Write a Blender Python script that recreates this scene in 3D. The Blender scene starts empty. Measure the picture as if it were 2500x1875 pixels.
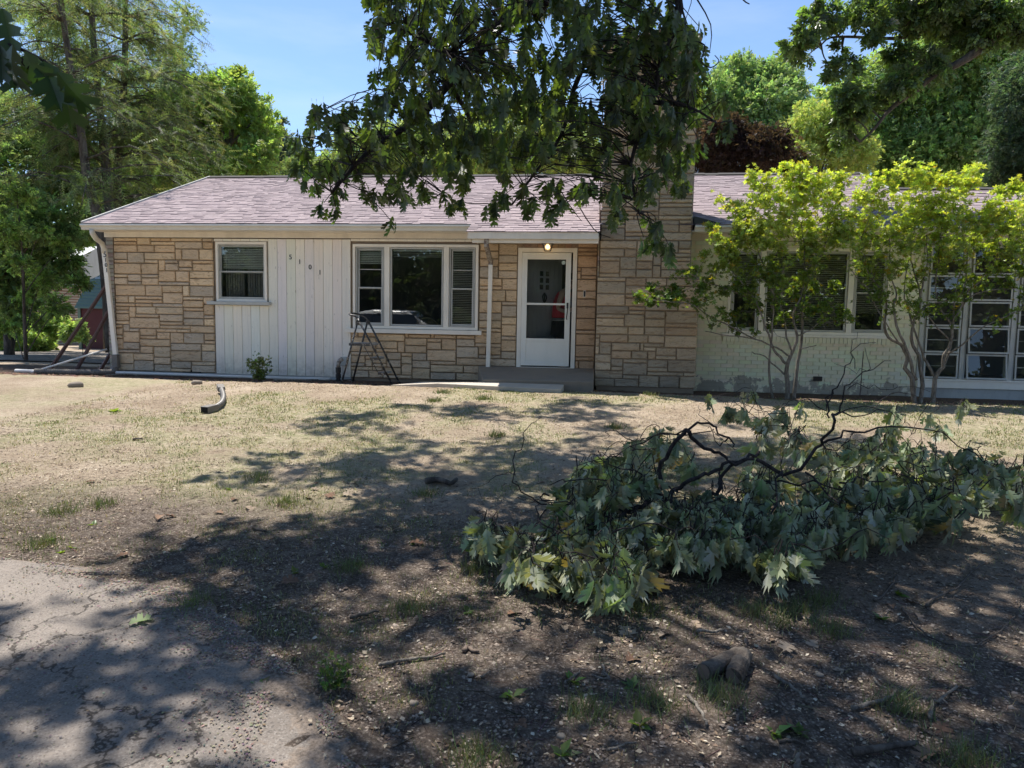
import bpy, bmesh, math, random
import numpy as np
from mathutils import Vector, Matrix
random.seed(7); RNG = np.random.default_rng(11)
S = bpy.context.scene
COL = S.collection
rad = math.radians

# ------------------------------------------------------------------ camera
CAM = np.array([0., -13., 1.5]); FPX = 1733.0
def cam_basis(p, y, r):
    fw = np.array([-math.sin(y)*math.cos(p), math.cos(y)*math.cos(p), -math.sin(p)])
    rt = np.array([math.cos(y), math.sin(y), 0.]); up = np.cross(rt, fw)
    c, s = math.cos(r), math.sin(r)
    return c*rt+s*up, c*up-s*rt, fw
RT, UP, FW = cam_basis(.0920548, .11596729, .01782792)
cd = bpy.data.cameras.new('camera'); cam = bpy.data.objects.new('camera', cd); COL.objects.link(cam)
cam.matrix_world = Matrix(((RT[0], UP[0], -FW[0], CAM[0]), (RT[1], UP[1], -FW[1], CAM[1]), (RT[2], UP[2], -FW[2], CAM[2]), (0, 0, 0, 1)))
cd.sensor_width = 36; cd.lens = 36*FPX/2500; cd.clip_start = .05; cd.clip_end = 9000
cd.dof.use_dof = True; cd.dof.focus_distance = 11.0; cd.dof.aperture_fstop = 9.0
S.camera = cam

# ------------------------------------------------------------------ sky, sun, exposure
SUNV = np.array([-.24, .27, .93]); SUNV = SUNV/np.linalg.norm(SUNV)
elev = math.asin(SUNV[2]); azim = math.atan2(SUNV[0], SUNV[1])
W = bpy.data.worlds.new('World'); S.world = W; W.use_nodes = True
wn, wl = W.node_tree.nodes, W.node_tree.links
sky = wn.new('ShaderNodeTexSky'); sky.sky_type = 'NISHITA'; sky.sun_disc = False
sky.sun_elevation = elev; sky.sun_rotation = azim; sky.air_density = .85; sky.dust_density = .0; sky.ozone_density = 2.6
tc = wn.new('ShaderNodeTexCoord'); mp = wn.new('ShaderNodeMapping'); mp.inputs['Scale'].default_value = (1.2, 1.2, 5.5); mp.inputs['Rotation'].default_value = (0.25, .5, .3)
nz = wn.new('ShaderNodeTexNoise'); nz.inputs['Scale'].default_value = 2.3; nz.inputs['Detail'].default_value = 7; nz.inputs['Roughness'].default_value = .55
rp = wn.new('ShaderNodeValToRGB'); rp.color_ramp.elements[0].position = .52; rp.color_ramp.elements[1].position = .85
rp.color_ramp.elements[1].color = (.25, .25, .25, 1)
mx = wn.new('ShaderNodeMix'); mx.data_type = 'RGBA'; mx.inputs[7].default_value = (5.0, 5.3, 5.8, 1)
wl.new(tc.outputs['Generated'], mp.inputs[0]); wl.new(mp.outputs[0], nz.inputs[0]); wl.new(nz.outputs[0], rp.inputs[0])
wl.new(rp.outputs[0], mx.inputs[0]); wl.new(sky.outputs[0], mx.inputs[6]); wl.new(mx.outputs[2], wn['Background'].inputs[0])
wn['Background'].inputs[1].default_value = .078
sl = bpy.data.lights.new('sun', 'SUN'); sl.energy = 3.0; sl.angle = rad(.55); sl.color = (1, .95, .88)
so = bpy.data.objects.new('sun', sl); COL.objects.link(so)
so.rotation_euler = Vector((-SUNV[0], -SUNV[1], -SUNV[2])).to_track_quat('-Z', 'Y').to_euler()
S.view_settings.view_transform = 'Standard'; S.view_settings.look = 'None'; S.view_settings.gamma = 1
S.view_settings.exposure = 1.5
S.cycles.max_bounces = 8; S.cycles.transparent_max_bounces = 16

# ------------------------------------------------------------------ placing helpers
def ray(px, py):
    return FW+RT*(px-1250)/FPX-UP*(py-937.5)/FPX
def U(px, py, y=0.):                       # where the photo's point lies on the plane Y = y
    d = ray(px, py); return CAM+(y-CAM[1])/d[1]*d
GY = np.array([-60, -13, -11, -9.5, -7, -4, -2.2, -1.5, -1.0, -.5, 3, 9, 30]); GZ = np.array([-.3, -.02, 0, .02, .12, .25, .33, .33, .30, .27, .27, .1, -.4])
_T = RNG.random((256, 256))
def vn(x, y, s=1., o=0):
    x = np.asarray(x, float)*s+17.3+o*31.7; y = np.asarray(y, float)*s+41.9+o*12.3
    xi = np.floor(x).astype(int); yi = np.floor(y).astype(int); fx = x-xi; fy = y-yi
    fx = fx*fx*(3-2*fx); fy = fy*fy*(3-2*fy)
    a = _T[xi % 256, yi % 256]; b = _T[(xi+1) % 256, yi % 256]; c = _T[xi % 256, (yi+1) % 256]; d = _T[(xi+1) % 256, (yi+1) % 256]
    return (a*(1-fx)+b*fx)*(1-fy)+(c*(1-fx)+d*fx)*fy
def GH(x, y):
    z = np.interp(y, GY, GZ)
    near = np.clip(1-np.abs(np.asarray(y)+6)/14, 0, 1)
    return z+near*(.05*(vn(x, y, .5)-.5)+.022*(vn(x, y, 1.9, 1)-.5)+.010*(vn(x, y, 6, 2)-.5))
def G(px, py):                             # where the photo's point lies on the ground
    d = ray(px, py); z = .1
    for _ in range(30):
        P = CAM+(z-CAM[2])/d[2]*d; z = .5*z+.5*float(GH(P[0], P[1]))
    return np.array([P[0], P[1], float(GH(P[0], P[1]))])

# ------------------------------------------------------------------ material helpers
class M:
    def __init__(s, name, col=(.5, .5, .5), rough=.8, spec=.3, metal=0):
        s.m = bpy.data.materials.new(name); s.m.use_nodes = True; s.n = s.m.node_tree.nodes; s.l = s.m.node_tree.links
        s.b = s.n['Principled BSDF']; s.b.inputs['Base Color'].default_value = (*col, 1); s.b.inputs['Roughness'].default_value = rough
        s.b.inputs['Specular IOR Level'].default_value = spec; s.b.inputs['Metallic'].default_value = metal
        s.tc = s.n.new('ShaderNodeTexCoord'); s.out = s.n['Material Output']
    def val(s, v):
        if isinstance(v, (int, float)):
            n = s.n.new('ShaderNodeValue'); n.outputs[0].default_value = v; return n.outputs[0]
        if isinstance(v, tuple):
            n = s.n.new('ShaderNodeRGB'); n.outputs[0].default_value = (*v, 1); return n.outputs[0]
        return v
    def noise(s, scale, detail=4, rough=.55, stretch=None, dist=0):
        n = s.n.new('ShaderNodeTexNoise'); n.inputs['Scale'].default_value = scale; n.inputs['Detail'].default_value = detail
        n.inputs['Roughness'].default_value = rough; n.inputs['Distortion'].default_value = dist
        src = s.tc.outputs['Object']
        if stretch:
            mp = s.n.new('ShaderNodeMapping'); mp.inputs['Scale'].default_value = stretch; s.l.new(src, mp.inputs[0]); src = mp.outputs[0]
        s.l.new(src, n.inputs[0]); return n.outputs[0]
    def voro(s, scale, feat='F1', out=0, stretch=None):
        n = s.n.new('ShaderNodeTexVoronoi'); n.feature = feat; n.inputs['Scale'].default_value = scale
        src = s.tc.outputs['Object']
        if stretch:
            mp = s.n.new('ShaderNodeMapping'); mp.inputs['Scale'].default_value = stretch; s.l.new(src, mp.inputs[0]); src = mp.outputs[0]
        s.l.new(src, n.inputs[0]); return n.outputs[out]
    def ramp(s, f, stops):
        n = s.n.new('ShaderNodeValToRGB'); e = n.color_ramp.elements
        while len(e) < len(stops): e.new(.5)
        for i, (p, c) in enumerate(stops):
            e[i].position = p; e[i].color = (*c, 1) if isinstance(c, tuple) else (c, c, c, 1)
        s.l.new(f, n.inputs[0]); return n.outputs[0]
    def mix(s, f, a, b, mode='MIX'):
        n = s.n.new('ShaderNodeMix'); n.data_type = 'RGBA'; n.blend_type = mode
        for i, v in ((0, f), (6, a), (7, b)):
            if isinstance(v, (int, float)): n.inputs[i].default_value = v if i == 0 else (v, v, v, 1)
            elif isinstance(v, tuple): n.inputs[i].default_value = (*v, 1)
            else: s.l.new(v, n.inputs[i])
        return n.outputs[2]
    def math(s, op, a, b=0):
        n = s.n.new('ShaderNodeMath'); n.operation = op
        for i, v in ((0, a), (1, b)):
            if isinstance(v, (int, float)): n.inputs[i].default_value = v
            else: s.l.new(v, n.inputs[i])
        return n.outputs[0]
    def attr(s, name='tint', out=0):
        n = s.n.new('ShaderNodeAttribute'); n.attribute_name = name; return n.outputs[out]
    def color(s, c): s.l.new(c, s.b.inputs['Base Color']); return s
    def rough(s, c): s.l.new(c, s.b.inputs['Roughness']); return s
    def bump(s, h, strength=.5, dist=.01):
        n = s.n.new('ShaderNodeBump'); n.inputs['Strength'].default_value = strength; n.inputs['Distance'].default_value = dist
        s.l.new(h, n.inputs['Height'])
        if s.b.inputs['Normal'].is_linked: s.l.new(s.b.inputs['Normal'].links[0].from_socket, n.inputs['Normal'])
        s.l.new(n.outputs[0], s.b.inputs['Normal']); return s
    def sep(s, axis):
        n = s.n.new('ShaderNodeSeparateXYZ'); s.l.new(s.tc.outputs['Object'], n.inputs[0]); return n.outputs[axis]

def leafmat(name, under=None, trans=.35, rough=.45, spec=.4, tr_tint=(1.3, 1.25, .35)):
    m = M(name, rough=rough, spec=spec)
    col = m.attr('tint')
    if under:
        g = m.n.new('ShaderNodeNewGeometry'); col = m.mix(g.outputs['Backfacing'], col, m.mix(.6, col, under))
    m.color(col)
    tr = m.n.new('ShaderNodeBsdfTranslucent'); m.l.new(m.mix(1., m.attr('tint'), tr_tint, 'MULTIPLY'), tr.inputs[0])
    ms = m.n.new('ShaderNodeMixShader'); ms.inputs[0].default_value = trans
    m.l.new(m.b.outputs[0], ms.inputs[1]); m.l.new(tr.outputs[0], ms.inputs[2]); m.l.new(ms.outputs[0], m.out.inputs[0])
    return m.m
MAT = {}
def painted(name, col, dirt=(.3, .27, .22), amt=.25, rough=.55, bs=.15):
    m = M(name, col, rough, .35)
    n = m.noise(3.1, 6, .65, (1, 1, .35)); n2 = m.noise(45, 3)
    c = m.mix(m.ramp(n, [(.45, 0.), (.8, amt)]), col, dirt)
    c = m.mix(m.ramp(n2, [(.62, 0.), (.75, amt*.6)]), c, dirt)
    m.color(c); m.bump(n2, bs, .004); return m.m
MAT['white'] = painted('white_paint', (.90, .84, .74))
MAT['fascia'] = painted('fascia_paint', (.84, .78, .69), amt=.35)
MAT['gutter'] = painted('gutter_metal', (.70, .66, .58), (.32, .25, .18), .3, .4)
MAT['trimgrey'] = painted('weathered_trim', (.50, .50, .47), (.2, .2, .18), .5)
MAT['door'] = painted('storm_door_metal', (.88, .86, .79), amt=.12, rough=.4)
MAT['innerdoor'] = painted('inner_door', (.55, .55, .55), amt=.1)
MAT['concrete'] = painted('concrete', (.25, .21, .165), (.17, .15, .13), .7, .9, .6)
MAT['slab'] = painted('slab_concrete', (.50, .44, .36), (.28, .24, .19), .5, .9, .6)
MAT['found'] = painted('foundation_parging', (.46, .46, .44), (.2, .18, .16), .6, .9, .6)
MAT['pvc'] = painted('pvc', (.68, .66, .62), (.35, .28, .2), .4, .4)
MAT['dark'] = M('dark_void', (.012, .012, .012), .9).m
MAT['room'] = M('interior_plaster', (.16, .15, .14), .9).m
MAT['black'] = M('black_metal', (.02, .02, .022), .35, .5).m
MAT['blackpl'] = M('black_plastic', (.018, .018, .02), .4, .5).m
m = M('ladder_metal', (.03, .028, .027), .35, .5)
m.color(m.mix(m.ramp(m.noise(22, 4, .7), [(.56, 0.), (.64, 1.)]), (.03, .028, .027), (.34, .33, .31))); MAT['ladder'] = m.m
m = M('tread_metal', (.4, .4, .39), .4, .5)
m.color(m.mix(m.ramp(m.noise(30, 4, .7), [(.4, 0.), (.6, 1.)]), (.12, .11, .1), (.55, .54, .52))); MAT['tread'] = m.m
m = M('rusty_brown', (.085, .05, .05), .55, .4); m.color(m.mix(m.noise(12), (.07, .042, .045), (.15, .09, .085))); MAT['rust'] = m.m
m = M('brown_downpipe', (.2, .15, .12), .6); m.color(m.mix(m.ramp(m.noise(18, 4), [(.4, 0.), (.6, 1.)]), (.17, .12, .10), (.42, .38, .33))); MAT['oldpipe'] = m.m
m = M('hose_plastic', (.27, .25, .22), .5, .4); m.color(m.mix(m.noise(14, 5, .7), (.09, .08, .07), (.24, .22, .195))); MAT['hose'] = m.m
m = M('blind', (.85, .85, .80), .5); MAT['blind'] = m.m
m = M('curtain', (.30, .28, .25), .9); MAT['curtain'] = m.m
# glass: clear pane with fresnel reflections
def glass(name, tint=(.9, .93, .92), dirt=.02):
    m = M(name); tr = m.n.new('ShaderNodeBsdfTransparent'); tr.inputs[0].default_value = (*tint, 1)
    gl = m.n.new('ShaderNodeBsdfGlossy'); gl.inputs['Roughness'].default_value = .004
    fr = m.n.new('ShaderNodeFresnel'); fr.inputs[0].default_value = 1.62
    f2 = m.math('MULTIPLY', fr.outputs[0], 1.35)
    ms = m.n.new('ShaderNodeMixShader'); m.l.new(f2, ms.inputs[0]); m.l.new(tr.outputs[0], ms.inputs[1]); m.l.new(gl.outputs[0], ms.inputs[2])
    df = m.n.new('ShaderNodeBsdfDiffuse'); df.inputs[0].default_value = (.5, .5, .48, 1)
    ms2 = m.n.new('ShaderNodeMixShader'); m.l.new(m.math('MULTIPLY', m.ramp(m.noise(2.5, 5, .6), [(.3, .3), (.8, 1.)]), dirt), ms2.inputs[0])
    m.l.new(ms.outputs[0], ms2.inputs[1]); m.l.new(df.outputs[0], ms2.inputs[2]); m.l.new(ms2.outputs[0], m.out.inputs[0])
    return m.m
MAT['glass'] = glass('window_glass'); MAT['doorglass'] = glass('storm_glass', dirt=.03)
# stone veneer
m = M('stone_veneer', rough=.9, spec=.2)
w = m.noise(5.5, 6, .62, (1, 1, 3.2), 2.2)
c = m.mix(m.ramp(w, [(.33, 0.), (.47, 1.)]), m.mix(1., m.attr(), (.62, .56, .52), 'MULTIPLY'), m.attr())
c = m.mix(m.ramp(m.noise(60, 3), [(.35, .35), (.65, 0.)]), c, m.mix(1., c, (.72, .7, .68), 'MULTIPLY'))
c = m.mix(m.ramp(m.noise(1.3, 4), [(.5, 0.), (.85, .45)]), c, (.16, .13, .11))
m.color(c); m.bump(w, .9, .03); m.bump(m.noise(70, 4), .3, .006); MAT['stone'] = m.m
m = M('mortar', (.23, .17, .12), .95, .1); m.color(m.mix(m.noise(9), (.22, .16, .11), (.36, .285, .21))); m.bump(m.noise(120, 3), .4, .005); MAT['mortar'] = m.m
# painted brick
m = M('painted_brick', rough=.7, spec=.25)
pe = m.noise(3.2, 8, .7); zz = m.sep(2)
low = m.math('MULTIPLY', m.math('SUBTRACT', .62, zz), 3.2)
msk = m.math('ADD', pe, m.math('MINIMUM', m.math('MAXIMUM', m.math('MULTIPLY', low, .26), -.12), .2))
msk = m.ramp(msk, [(.63, 0.), (.655, 1.)])
base = m.mix(m.ramp(m.noise(1.7, 5), [(.4, 0.), (.8, .5)]), m.attr(), m.mix(1., m.attr(), (.78, .76, .68), 'MULTIPLY'))
m.color(m.mix(msk, base, (.40, .36, .30))); m.bump(m.noise(50, 4), .4, .006); m.bump(msk, -.4, .004); MAT['brick'] = m.m
# plain siding
m = M('siding_paint', rough=.55, spec=.3)
st = m.noise(4, 6, .6, (8, 1, .35))
c = m.mix(m.ramp(st, [(.5, 0.), (.85, .35)]), m.attr(), (.38, .38, .36))
c = m.mix(m.ramp(m.noise(30, 3, .6, (1, 1, .3)), [(.68, 0.), (.74, .5)]), c, (.3, .27, .22))
zb = m.math('MINIMUM', m.math('MAXIMUM', m.math('MULTIPLY', m.math('SUBTRACT', .75, m.sep(2)), 1.6), 0), .6)
c = m.mix(m.math('MULTIPLY', zb, m.ramp(m.noise(9, 6, .7), [(.35, .2), (.6, 1.)])), c, (.42, .36, .28))
c = m.mix(m.ramp(m.noise(7, 8, .75, (2.5, 1, .5)), [(.63, 0.), (.66, .75)]), c, (.40, .36, .30))
m.color(c); m.bump(st, .25, .004); MAT['siding'] = m.m
# shingles
m = M('roof_shingles', rough=.95, spec=.15)
g = m.noise(160, 2, .6)
c = m.mix(m.ramp(g, [(.35, 0.), (.65, 1.)]), m.mix(1., m.attr(), (.7, .68, .7), 'MULTIPLY'), m.mix(1., m.attr(), (1.2, 1.2, 1.2), 'MULTIPLY'))
c = m.mix(m.ramp(m.noise(.8, 5), [(.45, 0.), (.8, .35)]), c, (.17, .15, .15))
m.color(c); m.bump(g, .5, .006); MAT['shingle'] = m.m
# bark
def bark(name, a, b, sc=14):
    m = M(name, rough=.95, spec=.15); n = m.noise(sc, 6, .7, (1, 1, .3)); m.color(m.mix(m.ramp(n, [(.35, 0.), (.65, 1.)]), a, b)); m.bump(n, .9, .03); return m.m
MAT['bark'] = bark('bark', (.05, .04, .034), (.17, .145, .12)); MAT['barkdark'] = bark('dark_bark', (.022, .018, .018), (.07, .058, .055), 30)
MAT['barkpale'] = bark('pale_bark', (.10, .085, .07), (.30, .27, .23), 30)
m = M('cut_wood', (.30, .2, .13), .9); m.color(m.mix(m.noise(20), (.10, .075, .06), (.2, .15, .115))); MAT['cutwood'] = m.m
MAT['oakleaf'] = leafmat('oak_leaf', (.18, .21, .12), .5, .36, .5, (1.3, 1.5, .3))
MAT['cutleaf'] = leafmat('wilting_leaf', (.36, .38, .26), .22, .5, .35)
MAT['bushleaf'] = leafmat('shrub_leaf', None, .5, .4, .5, (1.5, 1.45, .3))
MAT['treeleaf'] = leafmat('tree_leaf', None, .55, .5, .35, (1.25, 1.25, .55))
MAT['grass'] = leafmat('grass_blade', None, .22, .6, .2)
m = M('matte_tint', rough=.95, spec=.15); m.color(m.mix(m.noise(40, 3), m.attr(), m.mix(1., m.attr(), (.7, .68, .66), 'MULTIPLY'))); MAT['tint'] = m.m

# ------------------------------------------------------------------ mesh helpers
def tag(o, label=None, cat=None, group=None, kind=None):
    if label: o['label'] = label
    if cat: o['category'] = cat
    if group: o['group'] = group
    if kind: o['kind'] = kind
    return o
def empty(name, loc, label, cat, group=None):
    o = bpy.data.objects.new(name, None); COL.objects.link(o); o.location = loc; o.empty_display_size = .2
    return tag(o, label, cat, group)
def link(name, me, parent=None):
    o = bpy.data.objects.new(name, me); COL.objects.link(o)
    if parent: 
        o.parent = parent; o.matrix_parent_inverse = Matrix.Translation(-Vector(parent_loc(parent)))
    return o
def parent_loc(p):
    return Vector(p.location) if p.type == 'EMPTY' else Vector((0, 0, 0))
class B:
    """collects shapes, builds ONE mesh object (world coordinates)"""
    def __init__(s): s.v = []; s.f = []; s.mi = []; s.c = []
    def add(s, vs, fs, mi=0, c=(1, 1, 1)):
        o = len(s.v); s.v += [tuple(map(float, p)) for p in vs]; s.f += [tuple(i+o for i in f) for f in fs]; s.mi += [mi]*len(fs); s.c += [c]*len(fs)
    def box(s, x0, x1, y0, y1, z0, z1, mi=0, c=(1, 1, 1)):
        s.add([(x0, y0, z0), (x1, y0, z0), (x1, y1, z0), (x0, y1, z0), (x0, y0, z1), (x1, y0, z1), (x1, y1, z1), (x0, y1, z1)],
              [(0, 3, 2, 1), (4, 5, 6, 7), (0, 1, 5, 4), (1, 2, 6, 5), (2, 3, 7, 6), (3, 0, 4, 7)], mi, c)
    def bar(s, a, b, w, h, mi=0, c=(1, 1, 1), upv=(0, 0, 1)):
        a, b = Vector(a), Vector(b); d = (b-a).normalized(); u = Vector(upv); r = d.cross(u)
        if r.length < 1e-3: r = d.cross(Vector((0, 1, 0)))
        r.normalize(); u = r.cross(d); vs = []
        for p in (a, b):
            for i, j in ((-1, -1), (1, -1), (1, 1), (-1, 1)): vs.append(p+r*(i*w/2)+u*(j*h/2))
        s.add(vs, [(0, 1, 2, 3), (7, 6, 5, 4), (0, 4, 5, 1), (1, 5, 6, 2), (2, 6, 7, 3), (3, 7, 4, 0)], mi, c)
    def tube(s, pts, rs, n=6, mi=0, c=(1, 1, 1), cap=True):
        pts = [Vector(p) for p in pts]
        if isinstance(rs, (int, float)): rs = [rs]*len(pts)
        vs = []; fs = []; ref = None
        for i, p in enumerate(pts):
            d = (pts[min(i+1, len(pts)-1)]-pts[max(i-1, 0)])
            if d.length < 1e-9: d = Vector((0, 0, 1))
            d.normalize()
            if ref is None:
                ref = d.orthogonal().normalized()
            ref = (ref-d*ref.dot(d)); 
            if ref.length < 1e-6: ref = d.orthogonal()
            ref.normalize(); q = d.cross(ref)
            for k in range(n):
                a = 2*math.pi*k/n; vs.append(p+(ref*math.cos(a)+q*math.sin(a))*rs[i])
        for i in range(len(pts)-1):
            for k in range(n):
                fs.append((i*n+k, i*n+(k+1) % n, (i+1)*n+(k+1) % n, (i+1)*n+k))
        if cap: fs.append(tuple(range(n-1, -1, -1))); fs.append(tuple((len(pts)-1)*n+k for k in range(n)))
        s.add(vs, fs, mi, c)
    def prism(s, poly, y0, y1, mi=0, c=(1, 1, 1)):   # poly in (x,z), extruded in y
        n = len(poly); vs = [(x, y0, z) for x, z in poly]+[(x, y1, z) for x, z in poly]
        s.add(vs, [tuple(range(n)), tuple(range(2*n-1, n-1, -1))]+[(i, i+n, (i+1) % n+n, (i+1) % n) for i in range(n)], mi, c)
    def prismx(s, poly, x0, x1, mi=0, c=(1, 1, 1)):  # poly in (y,z), extruded in x
        n = len(poly); vs = [(x0, y, z) for y, z in poly]+[(x1, y, z) for y, z in poly]
        s.add(vs, [tuple(range(n)), tuple(range(2*n-1, n-1, -1))]+[(i, i+n, (i+1) % n+n, (i+1) % n) for i in range(n)], mi, c)
    def build(s, name, mats, parent=None, smooth=False, bevel=0):
        me = bpy.data.meshes.new(name); me.from_pydata(s.v, [], s.f); 
        for m_ in (mats if isinstance(mats, list) else [mats]): me.materials.append(m_)
        me.polygons.foreach_set('material_index', s.mi)
        at = me.attributes.new('tint', 'FLOAT_COLOR', 'FACE'); at.data.foreach_set('color', np.array([(*c, 1) for c in s.c], dtype=np.float32).ravel())
        if smooth: me.polygons.foreach_set('use_smooth', [True]*len(me.polygons))
        bm = bmesh.new(); bm.from_mesh(me); bmesh.ops.recalc_face_normals(bm, faces=bm.faces); bm.to_mesh(me); bm.free()
        me.update(); o = link(name, me, parent)
        if bevel:
            md = o.modifiers.new('b', 'BEVEL'); md.width = bevel; md.segments = 2; md.limit_method = 'ANGLE'
        return o
def inst(name, TV, TF, pos, R, sc, tint, mat, parent=None):
    """thousands of copies of a small template in one mesh (leaves of one crown, blades, chips)"""
    TV = np.asarray(TV, float); N = len(pos); nv = len(TV)
    sc = np.asarray(sc, float); sc = sc[:, None, None] if sc.ndim == 1 else sc[:, None, :]
    V = np.einsum('nij,nkj->nki', R, np.broadcast_to(TV, (N, nv, 3))*sc)+np.asarray(pos)[:, None, :]
    lens = np.array([len(f) for f in TF]); flat = np.concatenate([np.array(f) for f in TF]); nl = len(flat)
    me = bpy.data.meshes.new(name); me.vertices.add(N*nv); me.vertices.foreach_set('co', V.astype(np.float32).ravel())
    me.loops.add(N*nl); me.loops.foreach_set('vertex_index', (flat[None, :]+(np.arange(N)*nv)[:, None]).astype(np.int32).ravel())
    L = np.tile(lens, N); me.polygons.add(len(L)); st = np.concatenate([[0], np.cumsum(L)[:-1]])
    me.polygons.foreach_set('loop_start', st.astype(np.int32)); me.polygons.foreach_set('loop_total', L.astype(np.int32))
    me.update(calc_edges=True)
    at = me.attributes.new('tint', 'FLOAT_COLOR', 'FACE'); tt = np.concatenate([np.asarray(tint), np.ones((N, 1))], 1)
    at.data.foreach_set('color', np.repeat(tt, len(TF), 0).astype(np.float32).ravel())
    me.materials.append(mat); return link(name, me, parent)
def norm(a): return a/np.maximum(np.linalg.norm(a, axis=-1, keepdims=True), 1e-9)
def frames(d, n):
    """rotation matrices with column y = d (leaf direction), z close to n"""
    d = norm(d); x = norm(np.cross(d, n)); z = np.cross(x, d); return np.stack([x, d, z], 2)
def rdir(N): return norm(RNG.normal(size=(N, 3)))
def shades(N, base, var=.25, hue=.12):
    b = np.array(base)[None, :]*(1+RNG.normal(0, var, (N, 1)).clip(-.6, .9)); return (b*(1+RNG.normal(0, hue, (N, 3)))).clip(.004, .9)
# leaf templates
def oak_leaf(curl=.25, fold=.25, wd=.055):
    mid = [0, .30, .58, .82, 1.0]; sin_ = [.02, wd, wd*1.25, wd, .0]
    V = []; F = []
    def P(t, w): 
        z = -curl*t*t+fold*abs(w)*.9; return (w, t-.12*t*t*curl, z)
    for side in (-1, 1):
        o = len(V)
        for t in mid: V.append(P(t, 0))
        for t, w in zip(mid, sin_): V.append(P(t, side*w))
        tips = [((.34, .27), (.20, .22)), ((.68, .42), (.50, .38)), ((.97, .27), (.82, .33))]
        k = len(V)
        for a, b in tips: V.append(P(a[0], side*a[1])); V.append(P(b[0], side*b[1])); V.append(P((a[0]+b[0])/2-.01, side*(a[1]+b[1])/2*.78))
        for i in range(4):
            q = [o+i, o+5+i, o+5+i+1, o+i+1]
            F.append(tuple(q))
            if i < 3:
                A, Bp, Cn = k+3*i, k+3*i+1, k+3*i+2
                F.append((o+5+i, Bp, Cn)); F.append((o+5+i, Cn, o+6+i)); F.append((Cn, A, o+6+i))
    V.append((0, 0, 0)); V.append((.012, -.3, .02)); V.append((-.012, -.3, .02)); n = len(V); F.append((n-3, n-2, n-1))
    return V, F
OAK1 = oak_leaf(.25, .3); OAK2 = oak_leaf(.55, -.35); OAK3 = oak_leaf(-.15, .6)
CUT = (oak_leaf(.6, .4, .09), oak_leaf(1.0, -.5, .08), oak_leaf(.5, 1.0, .085), oak_leaf(-.5, 1.4, .08), oak_leaf(1.3, .3, .09))
SPRAY_V = []; SPRAY_F = []
for (bx, by, a, L) in ((0, .0, .9, .45), (0, .12, -.9, .45), (0, .3, .7, .42), (0, .42, -.7, .42), (0, .55, 0, .45)):
    ca, sa = math.cos(a), math.sin(a); n = len(SPRAY_V); z = .1*math.sin(7*by)
    for (u, v, h) in ((0, 0, 0), (.17*L*2, .45*L, .05), (0, L, -.08), (-.17*L*2, .45*L, .05)):
        SPRAY_V.append((bx+u*ca+v*sa, by-u*sa+v*ca, z+h))
    SPRAY_F.append((n, n+1, n+2)); SPRAY_F.append((n, n+2, n+3))
LEAF_V = [(0, 0, 0), (.26, .45, .08), (0, 1, -.1), (-.26, .45, .08)]; LEAF_F = [(0, 1, 2), (0, 2, 3)]
ROS_V = []; ROS_F = []
for k in range(6):
    a = k*1.05+.3; t = .5+.25*(k % 2); n = len(ROS_V)
    for (u, v, h) in ((0, 0, 0), (.2, .5, .03), (0, 1, -.05), (-.2, .5, .03)):
        rr = v*math.sin(t+.35); ROS_V.append((math.cos(a)*rr-math.sin(a)*u, v*math.cos(t+.35)+h, math.sin(a)*rr+math.cos(a)*u))
    ROS_F.append((n, n+1, n+2)); ROS_F.append((n, n+2, n+3))
NEED_V = []; NEED_F = []
for k in range(12):
    y = k/12*.95; sd = 1 if k % 2 else -1; n = len(NEED_V); L = .22*(1-.5*y)
    NEED_V += [(0, y, 0), (0, y+.055, 0), (sd*L, y+.13, -.04)]; NEED_F.append((n, n+1, n+2))
n = len(NEED_V); NEED_V += [(-.012, 0, 0), (.012, 0, 0), (0, 1, -.05)]; NEED_F.append((n, n+1, n+2))

# ================================================================== GROUND
def axis(segs):
    out = []
    for a, b, st in segs: out += list(np.arange(a, b, st))
    return np.array(out+[segs[-1][1]])
gx = axis([(-4000, -400, 600), (-400, -60, 60), (-60, -14, 4), (-14, -7, .35), (-7, 7, .075), (7, 12, .3), (12, 60, 4), (60, 400, 60), (400, 4000, 600)])
gy = axis([(-4000, -400, 600), (-400, -60, 60), (-60, -16, 4), (-16, -12, .3), (-12, -.4, .075), (-.4, 3, .3), (3, 20, 1.5), (20, 60, 5), (60, 400, 60), (400, 4000, 600)])
GX, GYY = np.meshgrid(gx, gy, indexing='xy')
def grassiness(x, y):
    a = vn(x, y, .6, 5)*.45+vn(x, y, 2.1, 6)*.4+vn(x, y, 6, 7)*.15; far = np.clip((np.asarray(y)+9.5)/4, 0, 1)
    right = np.clip((x-2)/2, 0, 1)*np.clip((y+7)/3, 0, 1)*.12
    left = np.clip((-x-1)/3, 0, 1)*.06
    bed = np.clip((np.asarray(y)+1.7)/.5, 0, 1)
    return np.clip((a+right+left-.49+.05*far)/.2, 0, 1)*(1-bed)
def gravelness(x, y):
    return np.clip((-7.6-np.asarray(y)+1.5*(vn(x, y, .8, 9)-.5))/1.6, 0, 1)
def bedness(x, y):
    e = -1.25+.35*(vn(x, y, 1.1, 12)-.5)-np.clip((np.asarray(x)-.3)/3, 0, 1)*.35; return np.clip((np.asarray(y)-e)/.18, 0, 1)*(np.asarray(y) < 1.5)
Z = GH(GX, GYY)
inn = (np.abs(GX) < 7.2) & (GYY > -12.1) & (GYY < -.3)
Z = Z+inn*(RNG.normal(0, .004, Z.shape)+.012*(vn(GX, GYY, 13, 3)-.5)+.03*bedness(GX, GYY)*(vn(GX, GYY, 4, 4)-.5))
ny, nx = Z.shape
me = bpy.data.meshes.new('ground'); 
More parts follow.
